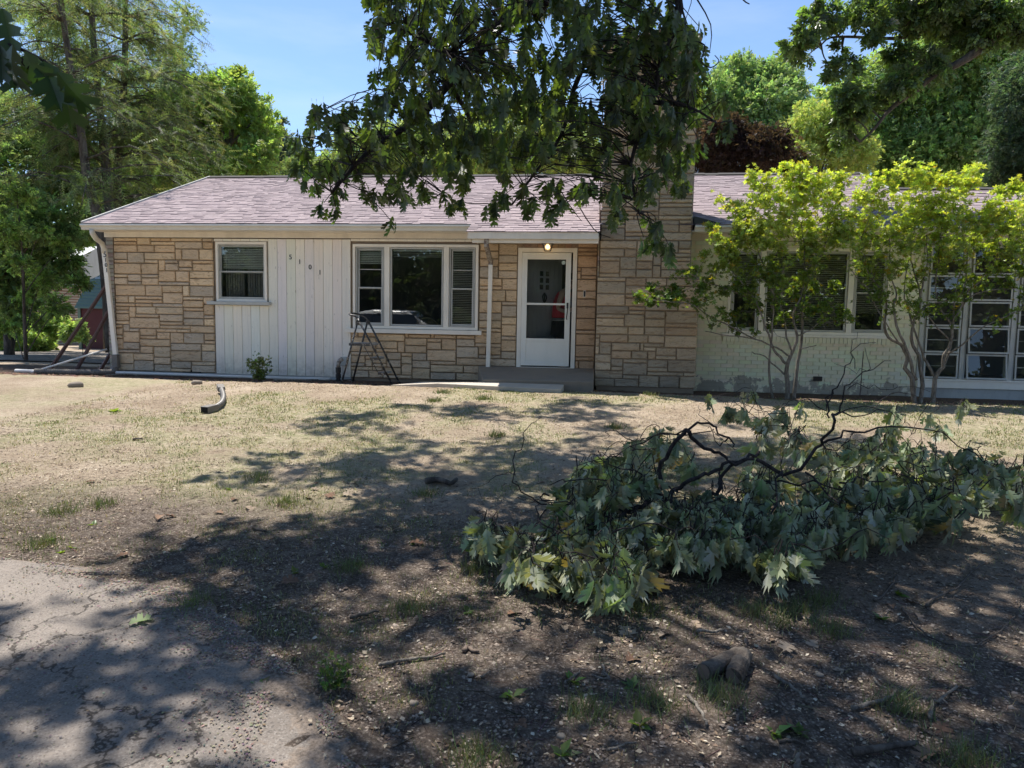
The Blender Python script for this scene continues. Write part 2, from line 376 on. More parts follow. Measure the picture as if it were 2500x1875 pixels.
me.vertices.add(nx*ny); me.vertices.foreach_set('co', np.stack([GX, GYY, Z], -1).astype(np.float32).ravel())
ii = (np.arange(ny-1)[:, None]*nx+np.arange(nx-1)[None, :]).ravel(); q = np.stack([ii, ii+1, ii+nx+1, ii+nx], 1).astype(np.int32)
me.loops.add(q.size); me.loops.foreach_set('vertex_index', q.ravel()); me.polygons.add(len(q))
me.polygons.foreach_set('loop_start', (np.arange(len(q))*4).astype(np.int32)); me.polygons.foreach_set('loop_total', np.full(len(q), 4, np.int32)); me.update(calc_edges=True)
me.polygons.foreach_set('use_smooth', [True]*len(q))
at = me.attributes.new('cover', 'FLOAT_COLOR', 'POINT')
cv = np.stack([grassiness(GX, GYY), gravelness(GX, GYY), bedness(GX, GYY), np.ones_like(Z)], -1); at.data.foreach_set('color', cv.astype(np.float32).ravel())
m = M('lawn_soil', rough=.97, spec=.1)
sp = m.n.new('ShaderNodeSeparateColor'); m.l.new(m.attr('cover'), sp.inputs[0])
n1 = m.noise(1.1, 6, .6); n2 = m.noise(26, 7, .82, (1, 1, 1), .8); n3 = m.noise(9, 6, .7); chips = m.voro(85, out=1); chd = m.voro(85, out=0)
dirt = m.mix(m.ramp(n1, [(.35, 0.), (.65, 1.)]), (.33, .255, .18), (.48, .39, .29))
dirt = m.mix(m.ramp(n2, [(.38, .85), (.47, 0.)]), dirt, (.11, .08, .06))
dirt = m.mix(m.ramp(n2, [(.56, 0.), (.68, .7)]), dirt, (.70, .62, .50))
straw = m.mix(m.ramp(n2, [(.35, 0.), (.62, 1.)]), (.26, .225, .125), (.58, .51, .35))
grn = m.mix(m.ramp(n3, [(.42, 0.), (.66, .8)]), straw, (.19, .20, .09))
gf = m.math('MULTIPLY', sp.outputs[0], m.ramp(n3, [(.3, .25), (.6, 1.)]))
c = m.mix(gf, dirt, grn)
gg = m.n.new('ShaderNodeSeparateColor'); m.l.new(chips, gg.inputs[0])
grav = m.ramp(gg.outputs[0], [(0, (.11, .084, .066)), (.45, (.20, .158, .128)), (.8, (.30, .245, .20)), (1, (.46, .39, .32))])
grav = m.mix(m.ramp(chd, [(.25, 0.), (.5, .6)]), grav, (.085, .066, .053))
c = m.mix(m.math('MULTIPLY', sp.outputs[1], m.ramp(n3, [(.25, .45), (.5, 1.)])), c, grav)
bed = m.mix(m.ramp(n2, [(.4, 0.), (.6, 1.)]), (.07, .048, .036), (.20, .14, .105))
c = m.mix(sp.outputs[2], c, bed)
m.color(c); m.bump(n2, 1., .035); m.bump(chd, .4, .01); MAT['ground'] = m.m
me.materials.append(MAT['ground']); gob = link('ground', me); tag(gob, 'dry sandy lawn with sparse grass sloping up to the house', kind='structure')

# driveway at the lower left, and the asphalt behind the house corner
for NM, KEY in (('lane_asphalt', 'asphalt'), ('old_asphalt', 'drive')):
    m = M(NM, rough=.93, spec=.2)
    n1 = m.noise(1.3, 5); n2 = m.noise(95, 4, .75); vd = m.voro(150, out=1); g2 = m.n.new('ShaderNodeSeparateColor'); m.l.new(vd, g2.inputs[0])
    c = m.mix(m.ramp(n1, [(.35, 0.), (.7, 1.)]), (.165, .142, .122), (.265, .228, .195))
    c = m.mix(m.ramp(g2.outputs[0], [(.1, .55), (.35, 0.), (.75, 0.), (1, .5)]), c, m.ramp(g2.outputs[1], [(.4, (.07, .064, .06)), (.6, (.30, .27, .24))]))
    wv = m.noise(3, 4, .6)
    mpv = m.n.new('ShaderNodeVectorMath'); mpv.operation = 'ADD'; m.l.new(m.tc.outputs['Object'], mpv.inputs[0])
    nzv = m.n.new('ShaderNodeTexNoise'); nzv.inputs['Scale'].default_value = 2.6; nzv.inputs['Detail'].default_value = 5; nzv.inputs['Roughness'].default_value = .7; m.l.new(m.tc.outputs['Object'], nzv.inputs[0])
    scv = m.n.new('ShaderNodeVectorMath'); scv.operation = 'SCALE'; scv.inputs[3].default_value = .55; m.l.new(nzv.outputs[1], scv.inputs[0]); m.l.new(scv.outputs[0], mpv.inputs[1])
    vc = m.n.new('ShaderNodeTexVoronoi'); vc.feature = 'DISTANCE_TO_EDGE'; vc.inputs['Scale'].default_value = .95; m.l.new(mpv.outputs[0], vc.inputs[0])
    crk = m.ramp(vc.outputs[0], [(.004, 1.), (.013, 0.)])
    c = m.mix(m.math('MULTIPLY', crk, m.ramp(m.noise(1.9), [(.34, 0.), (.5, .85)])), c, (.035, .03, .026))
    if KEY == 'drive':
        sx_ = m.n.new('ShaderNodeSeparateColor'); m.l.new(m.attr('inset'), sx_.inputs[0])
        e1 = m.math('SUBTRACT', m.math('ADD', m.math('MULTIPLY', m.noise(5.5, 7, .75), 1.25), m.math('MULTIPLY', m.math('POWER', m.math('SUBTRACT', 1.0, sx_.outputs[0]), 2.5), .62)), .0)
        soil = m.mix(m.ramp(m.noise(60, 5, .75), [(.38, 0.), (.6, 1.)]), (.10, .08, .064), (.27, .215, .17))
        c = m.mix(m.ramp(e1, [(.90, 0.), (1.0, .95)]), c, soil)
    m.color(c); m.bump(n2, .7, .008); m.bump(crk, -.6, .012); MAT[KEY] = m.m
edge_px = [(-260, 1330), (60, 1372), (190, 1405), (330, 1400), (420, 1440), (540, 1480), (640, 1530), (700, 1590), (760, 1680), (800, 1760), (850, 1830), (900, 1930), (960, 2100)]
E_ = np.array([G(*p)[:2] for p in edge_px])
ys = np.linspace(E_[0][1], -14.5, 320); 
o = np.argsort(-E_[:, 1]); 
ex = np.interp(-ys, -E_[o][:, 1], E_[o][:, 0])+.22*(vn(ys, ys*0, 2.3, 21)-.5)+.09*(vn(ys, ys*0, 7, 22)-.5)+.06*(vn(ys, ys*0, 17, 23)-.5)+.04*(vn(ys, ys*0, 41, 24)-.5)-.06
vs = []; fs = []; NX = 50
for i, y in enumerate(ys):
    for k in range(NX):
        t = k/(NX-1); x = -12+(ex[i]+12)*(1-(1-t)**1.8); z = GH(x, y)+.010-(.014 if k == NX-1 else 0)+.004*(vn(x, y, 5, 3)-.5); vs.append((x, y, z))
for i in range(len(ys)-1):
    for k in range(NX-1): a = i*NX+k; fs.append((a, a+NX, a+NX+1, a+1))
b = B(); b.add(vs, fs); d = b.build('driveway', MAT['drive'], smooth=True)
av = np.array([[min(1, max(0, (ex[i]-vs[i*NX+k][0]))/.9), 0, 0, 1] for i in range(len(ys)) for k in range(NX)], dtype=np.float32); at = d.data.attributes.new('inset', 'FLOAT_COLOR', 'POINT'); at.data.foreach_set('color', av.ravel()); tag(d, 'cracked grey asphalt driveway edge at the lower left', kind='structure')
b = B(); b.add([(-60, 2.4, .30), (-9.9, 1.2, .30), (-9.9, 9.5, .22), (-60, 15, .22)], [(0, 1, 2, 3)])
gh = lambda x, y: float(GH(x, y))+.03
b = B(); N1 = 14
xs = np.linspace(-60, -9.75, 30); yy = np.linspace(2.2, 9.2, 14)
vs = [(x, y+(-9.75-x)*.05, gh(x, y+(-9.75-x)*.05)) for y in yy for x in xs]
fs = [(r*30+k, r*30+k+1, (r+1)*30+k+1, (r+1)*30+k) for r in range(13) for k in range(29)]
b.add(vs, fs); tag(b.build('side_road', MAT['asphalt'], smooth=True), 'grey paved lane passing behind the house corner at left', kind='structure')
# forested hill far off, the blue of the air haze put into its colour
m = M('haze_tinted_forest', rough=1, spec=0); m.color(m.mix(m.ramp(m.noise(.012, 6, .7), [(.35, 0.), (.65, 1.)]), (.09, .14, .17), (.15, .21, .22))); 
b = B(); n = 60; vs = []; fs = []
for i in range(n):
    x = -1500+i*40; hh = 150+70*math.sin(i*.13+1)+25*math.sin(i*.41)
    vs += [(x, 900, -10), (x, 1100, hh*.6), (x, 1300, hh)]
for i in range(n-1):
    for k in range(2): a = i*3+k; fs.append((a, a+3, a+4, a+1))
b.add(vs, fs); tag(b.build('hills', m.m, smooth=True), 'wooded hills tinted haze blue far beyond the house corner', kind='structure')

# ================================================================== HOUSE
HOUSE = empty('ranch_house', (-2, 0, .27), 'low single storey house with tan stone, white siding and pinkish shingle roof', 'house')
stone_cols = [(.62, .475, .32), (.57, .43, .29), (.66, .52, .355), (.55, .45, .34), (.50, .425, .335), (.60, .465, .325), (.55, .425, .295), (.62, .50, .355)]
def ashlar(b, x0, x1, z0, z1, yf, holes=(), u=.070, seed=1, warm=1., cols=stone_cols, nrm=None, wr=(4, 9)):
    R = random.Random(seed); nxc = max(1, round((x1-x0)/u)); nzc = max(1, round((z1-z0)/u)); ux = (x1-x0)/nxc; uz = (z1-z0)/nzc
    occ = [[any(hx0 < x0+(i+.5)*ux < hx1 and hz0 < z0+(j+.5)*uz < hz1 for hx0, hx1, hz0, hz1 in holes) for i in range(nxc)] for j in range(nzc)]
    for j in range(nzc):
        for i in range(nxc):
            if occ[j][i]: continue
            run = 0
            while i+run < nxc and not occ[j][i+run]: run += 1
            w = R.randint(*wr); h = R.choices((1, 2, 3), (30, 45, 25))[0]
            if R.random() < .1: w, h = R.choice(((1, 2), (2, 2), (2, 3), (2, 3)))
            if run-w in (1, 2): w = run if run <= 8 else w-2
            w = min(w, run); h = min(h, nzc-j)
            if w <= 0: w = 1
            while h > 1 and any(occ[j+h-1][i+k] or occ[j+q][i+k] for q in range(1, h) for k in range(w)): h -= 1
            for q in range(h):
                for k in range(w): occ[j+q][i+k] = True
            g = .0055; a0, a1 = x0+i*ux+g, x0+(i+w)*ux-g; c0, c1 = z0+j*uz+g, z0+(j+h)*uz-g
            col = R.choice(cols); f = R.uniform(.9, 1.09)*warm*1.3; col = tuple(v*f*w_ for v, w_ in zip(col, (1.0, .965, .915)))
            p = R.uniform(.0, .02); nxs, nzs = max(2, w//2+1), max(2, h+1)
            X = [a0]+[a0+.012+(a1-a0-.024)*k/(nxs-1) for k in range(nxs)]+[a1]; Zs = [c0]+[c0+.012+(c1-c0-.024)*k/(nzs-1) for k in range(nzs)]+[c1]
            vs = []; fs = []; nX = len(X)
            for jz, z in enumerate(Zs):
                for ix, x in enumerate(X):
                    e = ix in (0, nX-1) or jz in (0, len(Zs)-1)
                    vs.append((x+(0 if e else R.uniform(-.003, .003)), yf+.012 if e else yf-p-R.uniform(0, .014), z))
            for jz in range(len(Zs)-1):
                for ix in range(nX-1): q0 = jz*nX+ix; fs.append((q0, q0+1, q0+nX+1, q0+nX))
            b.add(vs, fs, 0, col)
def framewall(b, x0, x1, z0, z1, y0, y1, holes, mi=0, c=(1, 1, 1)):
    xs = sorted({x0, x1, *[h[0] for h in holes], *[h[1] for h in holes]}); zs = sorted({z0, z1, *[h[2] for h in holes], *[h[3] for h in holes]})
    for i in range(len(xs)-1):
        for j in range(len(zs)-1):
            cx, cz = (xs[i]+xs[i+1])/2, (zs[j]+zs[j+1])/2
            if not any(h[0] < cx < h[1] and h[2] < cz < h[3] for h in holes): b.box(xs[i], xs[i+1], y0, y1, zs[j], zs[j+1], mi, c)
W1 = (-7.26, -6.24, 1.73, 2.86); W2 = (-4.55, -2.17, 1.27, 2.83); DR = (-1.44, -.37, .62, 2.78)
W3 = (2.30, 5.02, 1.31, 2.80); PW = (5.56, 9.4, .58, 2.90)
RW = 9.6
# structural shell (back, sides, floor, ceiling) and mortar backing behind the facings
b = B(); framewall(b, -9.5, RW, .1, 3.08, .03, .16, [W1, W2, DR, W3, PW])
b.build('mortar_wall', MAT['mortar'], HOUSE)
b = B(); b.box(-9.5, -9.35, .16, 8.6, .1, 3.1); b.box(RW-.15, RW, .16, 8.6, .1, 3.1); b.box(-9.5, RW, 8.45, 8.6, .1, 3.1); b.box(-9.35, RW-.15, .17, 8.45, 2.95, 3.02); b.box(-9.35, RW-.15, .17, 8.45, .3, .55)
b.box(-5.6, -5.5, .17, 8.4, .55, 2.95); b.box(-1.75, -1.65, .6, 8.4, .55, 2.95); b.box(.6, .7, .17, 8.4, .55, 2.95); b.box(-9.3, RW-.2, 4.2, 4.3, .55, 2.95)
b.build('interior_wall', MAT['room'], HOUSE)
b = B(); ashlar(b, -9.37, -7.32, .34, 2.93, .0, seed=3); 
for k in range(34):
    z = .34+k*.0765; b.box(-9.53, -9.385, -.004, .03, z+.004, z+.07, 0, tuple(v*random.uniform(.9, 1.1) for v in (.46, .42, .36)))
b.box(-9.385, -9.372, -.006, .03, .34, 2.93, 0, (.3, .22, .15)); b.build('left_stone_wall', MAT['stone'], HOUSE)
b = B(); ashlar(b, -4.60, -1.45, .33, 2.93, .0, holes=[(-4.7, -2.14, 1.22, 3), ], seed=8); ashlar(b, -.365, -.01, .33, 2.93, 0, seed=5, cols=[(.55, .38, .25), (.49, .35, .24), (.58, .43, .30)], wr=(4, 4))
for k in range(9):
    x = -1.44+k*.119; s_ = .004*(k-4)
    b.add([(x+.004+s_, -.012, 2.785), (x+.113+s_, -.012, 2.785), (x+.113+s_*2, -.012, 2.925), (x+.004+s_*2, -.012, 2.925)], [(0, 1, 2, 3)], 0, tuple(v*random.uniform(.85, 1.1) for v in (.44, .31, .21)))
b.build('entry_stone_wall', MAT['stone'], HOUSE)
# siding boards
b = B(); x = -7.30; k = 0
while x < -4.62:
    w = min(.181, -4.60-x); c = tuple(v*random.uniform(.94, 1.03) for v in (.92, .86, .75)); xa, xb = x+.003, x+w-.003
    z1 = 2.915
    if xb > W1[0] and xa < W1[1]:
        b.box(xa, xb, -.012, .025, .335, 1.66, 0, c); b.box(xa, xb, -.012, .025, 2.87, 2.915, 0, c)
    else: b.box(xa, xb, -.012+random.uniform(-.001, .001), .025, .335, z1, 0, c)
    x += w; k += 1
x = -4.595
while x < -2.16:
    b.box(x+.003, min(x+.178, -2.15), -.012, .025, 2.885, 2.925, 0, (.92, .86, .75)); x += .181
b.box(-4.64, -4.60, -.02, .02, .335, 2.915, 0, (.92, .86, .75))
b.build('board_siding', MAT['siding'], HOUSE, bevel=.003)
b = B(); b.box(-9.5, -4.6, -.005, .03, .1, .335); b.build('foundation', MAT['found'], HOUSE)
b = B(); b.box(-8.0, -7.62, -.012, .0, .335, .40); b.build('vent_opening', MAT['dark'], HOUSE)
# painted brick wall
b = B(); z = .28; row = 0
cream = (.82, .79, .60)
while z < 2.92:
    x = 1.60-(.105 if row % 2 else 0)
    while x < 5.52:
        xa, xb = max(x, 1.60), min(x+.205, 5.52)
        cz = z+.034
        for (h0, h1, g0, g1) in (W3, (2.22, 5.08, 1.16, 1.31)):
            if g0 < cz < g1:
                if xa < h0 < xb: xb = h0
                elif xa < h1 < xb: xa = h1
                elif h0 <= xa and xb <= h1: xb = xa
        if xb-xa > .02:
            c = tuple(v*random.uniform(.93, 1.05) for v in cream); b.box(xa+.0035, xb-.0035, -.005-random.uniform(0, .003), .03, z+.003, z+.0655, 0, c)
        x += .21
    z += .0695; row += 1
x = 2.24
while x < 5.06:
    b.box(x, x+.064, -.035-random.uniform(0, .004), .03, 1.165, 1.26, 0, cream); x += .0705
b.box(1.6, 5.54, .006, .03, .1, 1.3, 0, tuple(v*.9 for v in cream)); b.box(1.6, 2.3, .006, .03, 1.3, 3, 0, tuple(v*.9 for v in cream)); b.box(5.02, 5.54, .006, .03, 1.3, 3, 0, tuple(v*.9 for v in cream))
b.build('painted_brick_wall', MAT['brick'], HOUSE)
b = B(); b.box(3.82, 3.97, -.03, -.007, .50, .58, 0); b.build('brick_vent', MAT['black'], HOUSE, bevel=.004)
# frieze, soffit, fascia, gutter
b = B(); b.box(-9.55, -2.16, -.022, .0, 2.935, 3.075); b.box(1.58, 9.5, -.022, .0, 2.93, 3.10); b.build('frieze_board', MAT['fascia'], HOUSE, bevel=.003)
b = B(); b.box(-9.62, 9.6, -.44, -.024, 3.03, 3.045); b.box(-2.2, .01, -.97, .0, 2.855, 2.87); b.box(-2.14, .0, -.022, 0, 2.76+.17, 2.855); b.build('soffit', MAT['fascia'], HOUSE)
def gutter(b, x0, x1, y, zt):
    prof = [(y-.11, zt), (y-.12, zt-.03), (y-.085, zt-.06), (y-.075, zt-.105), (y, zt-.105), (y, zt-.01), (y-.005, zt-.01), (y-.005, zt-.098), (y-.07, zt-.098), (y-.08, zt-.055), (y-.113, zt-.028), (y-.103, zt)]
    b.prismx(prof, x0, x1)
b = B(); gutter(b, -9.66, -2.22, -.42, 3.125); b.build('gutter', MAT['gutter'], HOUSE)
b = B(); gutter(b, 1.62, 9.6, -.42, 3.125); b.build('gutter', MAT['gutter'], HOUSE)
b = B(); b.box(-2.2, .0, -1.0, -.975, 2.83, 2.945); b.box(-2.2, -2.175, -.975, -.42, 2.83, 2.965); b.box(-2.13, .0, -.93, -.90, 2.77, 2.83); b.build('porch_fascia', MAT['fascia'], HOUSE, bevel=.003)
# roof: planes of overlapping shingle courses
SL = .379
def rz(y): return 3.14+SL*(y+.5)
ROOF = None
def shingles(b, x0, x1, y0, y1, seed, notch=None):
    R = random.Random(seed); n = max(1, round((y1-y0)/.125)); st = (y1-y0)/n
    for i in range(n):
        ya = y0+i*st; yb = ya+st*1.35; x = x0-R.uniform(0, .3)
        while x < x1:
            w = R.uniform(.08, .24); xa, xb = max(x, x0), min(x+w, x1); x += w
            if xb-xa < .01: continue
            if notch and notch[0] < (xa+xb)/2 < notch[1] and notch[2] < ya+.05 < notch[3]: continue
            t = R.choice((.003, .007, .012)); dy = R.uniform(-.006, .004); base = R.choice(((.37, .305, .31), (.35, .285, .29), (.40, .33, .33), (.33, .27, .275)))
            f = R.uniform(.95, 1.05); c = tuple(v*f*.92 for v in base); A, C_ = ya+dy, min(yb, y1+.02)
            za, zb = rz(A)+t+.006, rz(C_)+.002
            b.add([(xa+.001, A, za-t-.004), (xb-.001, A, za-t-.004), (xa+.001, A, za), (xb-.001, A, za), (xa+.001, C_, zb), (xb-.001, C_, zb)],
                  [(0, 1, 3, 2), (2, 3, 5, 4), (0, 2, 4), (1, 5, 3)], 0, c)
XR = 5.73
b = B(); 
shingles(b, -9.64, XR, -.52, 4.04, 4, notch=(.03, 1.60, -.6, .28)); shingles(b, XR, 9.7, -.52, 2.35, 5); shingles(b, -2.22, .02, -1.02, -.5, 6)
b.add([(-9.62, -.5, rz(-.5)), (XR, -.5, rz(-.5)), (XR, 4.04, rz(4.04)), (-9.62, 4.04, rz(4.04)), (-9.62, 8.9, rz(4.04)-4.86*SL), (XR, 8.9, rz(4.04)-4.86*SL)], [(0, 1, 2, 3), (3, 2, 5, 4)], 0, (.3, .25, .25))
b.add([(XR, -.5, rz(-.5)), (9.68, -.5, rz(-.5)), (9.68, 2.35, rz(2.35)), (XR, 2.35, rz(2.35)), (XR, 5.2, rz(-.5)), (9.68, 5.2, rz(-.5))], [(0, 1, 2, 3), (3, 2, 5, 4)], 0, (.3, .25, .25))
b.add([(-2.2, -1.0, rz(-1.0)), (.0, -1.0, rz(-1.)), (.0, -.5, rz(-.5)), (-2.2, -.5, rz(-.5))], [(0, 1, 2, 3)], 0, (.3, .25, .25))
ROOF = b.build('roof', MAT['shingle'], HOUSE)
m = M('ridge_felt', (.06, .055, .05), .9); 
for xa_, xb_, yr_ in ((-9.64, XR, 4.04), (XR, 9.68, 2.35)):
    b = B(); x = xa_
    while x < xb_:
        w = min(.3, xb_-x); z = rz(yr_)+.035+random.uniform(-.006, .008); b.prismx([(yr_-.18, z-.07), (yr_, z), (yr_+.18, z-.07), (yr_+.16, z-.10), (yr_, z-.045), (yr_-.16, z-.10)], x, x+w+.003, 0); x += w
    b.build('ridge_cap', m.m, ROOF)
for gxx, y1, yr_ in ((-9.5, 8.5, 4.04), (XR-.12, 8.5, 4.04), (9.5, 5.1, 2.35)):
    b = B(); b.prismx([(.02, 3.05), (y1, 3.05), (y1, 3.12), (yr_, rz(yr_)-.05), (.02, 3.28)], gxx, gxx+.08); b.build('gable_wall', MAT['fascia'], HOUSE)
for xx_, o_ in ((-9.63, .03), (XR, 0)):
    b = B(); b.bar((xx_, -.5, rz(-.5)-o_), (xx_, 4.04, rz(4.04)-.03), .03, .13); b.build('rake_board', MAT['trimgrey'], HOUSE)
# chimney
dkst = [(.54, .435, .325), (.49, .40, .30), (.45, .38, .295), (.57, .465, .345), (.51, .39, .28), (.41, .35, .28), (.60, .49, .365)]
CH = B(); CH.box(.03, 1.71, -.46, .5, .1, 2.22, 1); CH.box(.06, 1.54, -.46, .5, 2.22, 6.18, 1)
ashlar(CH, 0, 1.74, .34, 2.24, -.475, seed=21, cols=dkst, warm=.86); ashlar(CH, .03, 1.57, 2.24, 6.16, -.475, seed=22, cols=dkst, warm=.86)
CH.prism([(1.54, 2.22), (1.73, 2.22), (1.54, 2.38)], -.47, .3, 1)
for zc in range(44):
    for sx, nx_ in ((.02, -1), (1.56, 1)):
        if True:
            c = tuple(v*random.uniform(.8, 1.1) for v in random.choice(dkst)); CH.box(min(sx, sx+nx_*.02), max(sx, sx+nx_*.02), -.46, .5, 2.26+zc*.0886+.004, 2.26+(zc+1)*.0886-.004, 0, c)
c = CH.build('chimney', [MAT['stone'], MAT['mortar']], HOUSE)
b = B(); b.box(-.02, 1.62, -.53, .56, 6.165, 6.25); b.build('chimney_cap', MAT['concrete'], c, bevel=.01)
b = B(); b.box(.75, 1.05, -.2, .1, 6.25, 6.45); b.build('flue', MAT['mortar'], c)
b = B(); b.prism([(1.6, rz(-.5)+.02), (2.05, rz(-.5)+.02), (1.6, rz(-.5)+.14)], -.5, -.2); b.build('flashing', MAT['black'], c)
# windows
def rail(b, x0, x1, z0, z1, y0, y1, w, mi=0):
    b.box(x0, x1, y0, y1, z0, z0+w, mi); b.box(x0, x1, y0, y1, z1-w, z1, mi); b.box(x0, x0+w, y0, y1, z0+w, z1-w, mi); b.box(x1-w, x1, y0, y1, z0+w, z1-w, mi)
def blindobj(parent, x0, x1, z0, z1, y, pitch=.025, tilt=.35):
    b = B(); z = z1; b.box(x0, x1, y-.02, y+.02, z1, z1+.03)
    while z > z0:
        z -= max(pitch, .032); b.bar((x0, y, z), (x1, y, z), .026, .0015, upv=(0, math.sin(tilt), math.cos(tilt)))
    for xx in (x0+.1*(x1-x0), x1-.1*(x1-x0)): b.box(xx-.001, xx+.001, y-.014, y-.012, z0, z1)
    b.build('blind', MAT['blind'], parent)
def pane(parent, x0, x1, z0, z1, y): b = B(); b.box(x0, x1, y, y+.004, z0, z1); return b.build('pane', MAT['glass'], parent)
def dh(b, x0, x1, z0, z1, mid, y=.0, w=.04, grey=1):     # double hung sashes
    rail(b, x0, x1, mid-.02, z1, y+.025, y+.055, w, grey); rail(b, x0, x1, z0, mid+.02, y+.002, y+.024, w, grey)
# window 1
x0, x1, z0, z1 = W1; b = B(); rail(b, x0, x1, z0, z1, -.03, .12, .045); rail(b, x0+.046, x1-.046, z0+.046, z1-.046, -.01, .1, .018, 1); dh(b, x0+.066, x1-.066, z0+.066, z1-.066, 2.29, w=.022)
w = b.build('window', [MAT['white'], MAT['trimgrey']], HOUSE, bevel=.003); pane(w, x0+.08, x1-.08, 2.30, z1-.08, .04); pane(w, x0+.08, x1-.08, z0+.08, 2.28, .012)
blindobj(w, x0+.08, x1-.08, 2.40, z1-.1, .11, .022, .9)
b = B(); b.box(x0-.16, x1+.08, -.10, .0, 1.665, 1.728); b.build('sill', MAT['trimgrey'], w, bevel=.004)
b = B()
for k in range(26):
    xx = x0+.08+k*.034
    if .42 < k/26 < .5: continue
    b.box(xx, xx+.03, .2+.015*math.sin(k*2.1), .205+.015*math.sin(k*2.1), z0+.0, z1)
b.build('curtain', MAT['curtain'], w)
# window 2 (three lights)
x0, x1, z0, z1 = W2; b = B(); rail(b, x0, x1, z0, z1, -.03, .12, .05); b.box(-3.945, -3.845, -.02, .12, z0+.05, z1-.05); b.box(-2.82, -2.72, -.02, .12, z0+.05, z1-.05)
for a, c_ in ((x0+.06, -3.955), (-2.71, x1-.06)):
    rail(b, a, c_, z0+.055, z1-.055, -.012, .06, .022, 1); dh(b, a+.03, c_-.03, z0+.08, z1-.08, 2.02, w=.028); b.box(a+.05, c_-.05, .03, .045, 2.36, 2.375, 1)
rail(b, -3.835, -2.83, z0+.055, z1-.055, .0, .05, .03, 1)
w = b.build('window', [MAT['white'], MAT['trimgrey']], HOUSE, bevel=.003)
pane(w, -3.80, -2.865, z0+.09, z1-.09, .02); pane(w, x0+.1, -3.99, 2.03, z1-.1, .042); pane(w, x0+.1, -3.99, z0+.1, 2.01, .012); pane(w, -2.66, x1-.1, 2.03, z1-.1, .042); pane(w, -2.66, x1-.1, z0+.1, 2.01, .012)
blindobj(w, -2.68, x1-.08, z0+.1, z1-.12, .1, .024, .5); blindobj(w, x0+.08, -3.97, 2.50, z1-.12, .1, .022, .9); blindobj(w, -3.8, -2.86, 2.63, z1-.12, .1, .015, .3)
b = B(); b.box(-4.68, -2.09, -.10, .0, 1.185, 1.262); b.build('sill', MAT['white'], w, bevel=.004)
# window 3 (three lights, brick wall)
x0, x1, z0, z1 = W3; b = B(); rail(b, x0, x1, z0, z1, -.02, .12, .05); b.box(2.84, 2.93, -.015, .12, z0+.05, z1-.05); b.box(4.32, 4.41, -.015, .12, z0+.05, z1-.05)
for a, c_ in ((x0+.06, 2.83), (4.42, x1-.06)):
    rail(b, a, c_, z0+.055, z1-.055, .0, .06, .022, 1); dh(b, a+.025, c_-.025, z0+.08, z1-.08, 2.04, w=.026); b.box(a+.04, c_-.04, .02, .03, 1.7, 1.71, 1)
rail(b, 2.94, 4.31, z0+.055, z1-.055, .0, .05, .03, 1)
w = b.build('window', [MAT['white'], MAT['trimgrey']], HOUSE, bevel=.003)
pane(w, 2.97, 4.28, z0+.09, z1-.09, .02)
for a, c_ in ((x0+.09, 2.80), (4.45, x1-.09)): pane(w, a, c_, 2.05, z1-.1, .042); pane(w, a, c_, z0+.1, 2.03, .012)
blindobj(w, 2.97, 4.28, z0+.1, z1-.1, .1, .026, .45); blindobj(w, 4.45, x1-.09, 1.75, z1-.1, .1, .026, .5); blindobj(w, x0+.09, 2.8, 2.1, z1-.1, .1, .026, .6)
b = B(); b.box(2.22, 5.08, -.05, .0, 1.262, 1.308); b.build('sill', MAT['white'], w, bevel=.004)
# glazed porch at right: posts, awning windows in five rows, sill board, low base
b = B(); b.box(5.54, 9.6, -.06, .12, .44, .58); b.box(5.54, 9.6, -.075, .1, .565, .595); b.build('porch_sill_board', MAT['white'], HOUSE, bevel=.004)
b = B(); b.box(5.54, 9.6, -.03, .14, .1, .44); b.build('porch_foundation', MAT['found'], HOUSE)
b = B(); b.box(5.54, 9.6, -.03, .1, 2.88, 3.08)
posts = (5.56, 6.24, 7.02, 7.80, 8.58, 9.36)
for xx in posts: b.box(xx-.035, xx+.035, -.03, .1, .595, 2.88)
b.build('porch_frame', MAT['trimgrey'], HOUSE, bevel=.003)
rows = [.60, 1.04, 1.49, 1.93, 2.37, 2.86]
for i in range(5):
    a, c_ = posts[i]+.045, posts[i+1]-.045
    fr = B(); rail(fr, a, c_, .60, 2.87, -.01, .06, .02); wo = fr.build('awning_window', MAT['trimgrey'], HOUSE)
    for r in range(5):
        zb, zt = rows[r]+.008, rows[r+1]-.008; op = {0: .055, 1: .045, 2: .02}.get(r, .012) if i == 1 else (.012 if r else .02)
        s_ = B(); top = Vector((0, -.02, zt)); bot = Vector((0, -.02-op, zb))
        q = lambda x, t, off=0: (x, top.y*(1-t)+bot.y*t-off, top.z*(1-t)+bot.z*t)
        h = .028/(zt-zb)
        for (xa, xb, t0, t1) in ((a+.02, c_-.02, 0, h), (a+.02, c_-.02, 1-h, 1), (a+.02, a+.045, h, 1-h), (c_-.045, c_-.02, h, 1-h)):
            P_ = [q(xa, t0), q(xb, t0), q(xb, t1), q(xa, t1)]; Q_ = [q(xa, t0, .022), q(xb, t0, .022), q(xb, t1, .022), q(xa, t1, .022)]
            s_.add(P_+Q_, [(0, 1, 2, 3), (7, 6, 5, 4), (0, 4, 5, 1), (1, 5, 6, 2), (2, 6, 7, 3), (3, 7, 4, 0)])
        if i % 2 == 0:
            for t in (.5,): P_ = [q(a+.045, t-.015), q(c_-.045, t-.015), q(c_-.045, t+.015), q(a+.045, t+.015)]; s_.add(P_, [(0, 1, 2, 3)])
        s_.build('sash', MAT['trimgrey'], wo)
        g_ = B(); g_.add([q(a+.04, h, .01), q(c_-.04, h, .01), q(c_-.04, 1-h, .01), q(a+.04, 1-h, .01)], [(0, 1, 2, 3)]); g_.build('pane', MAT['glass'], wo)
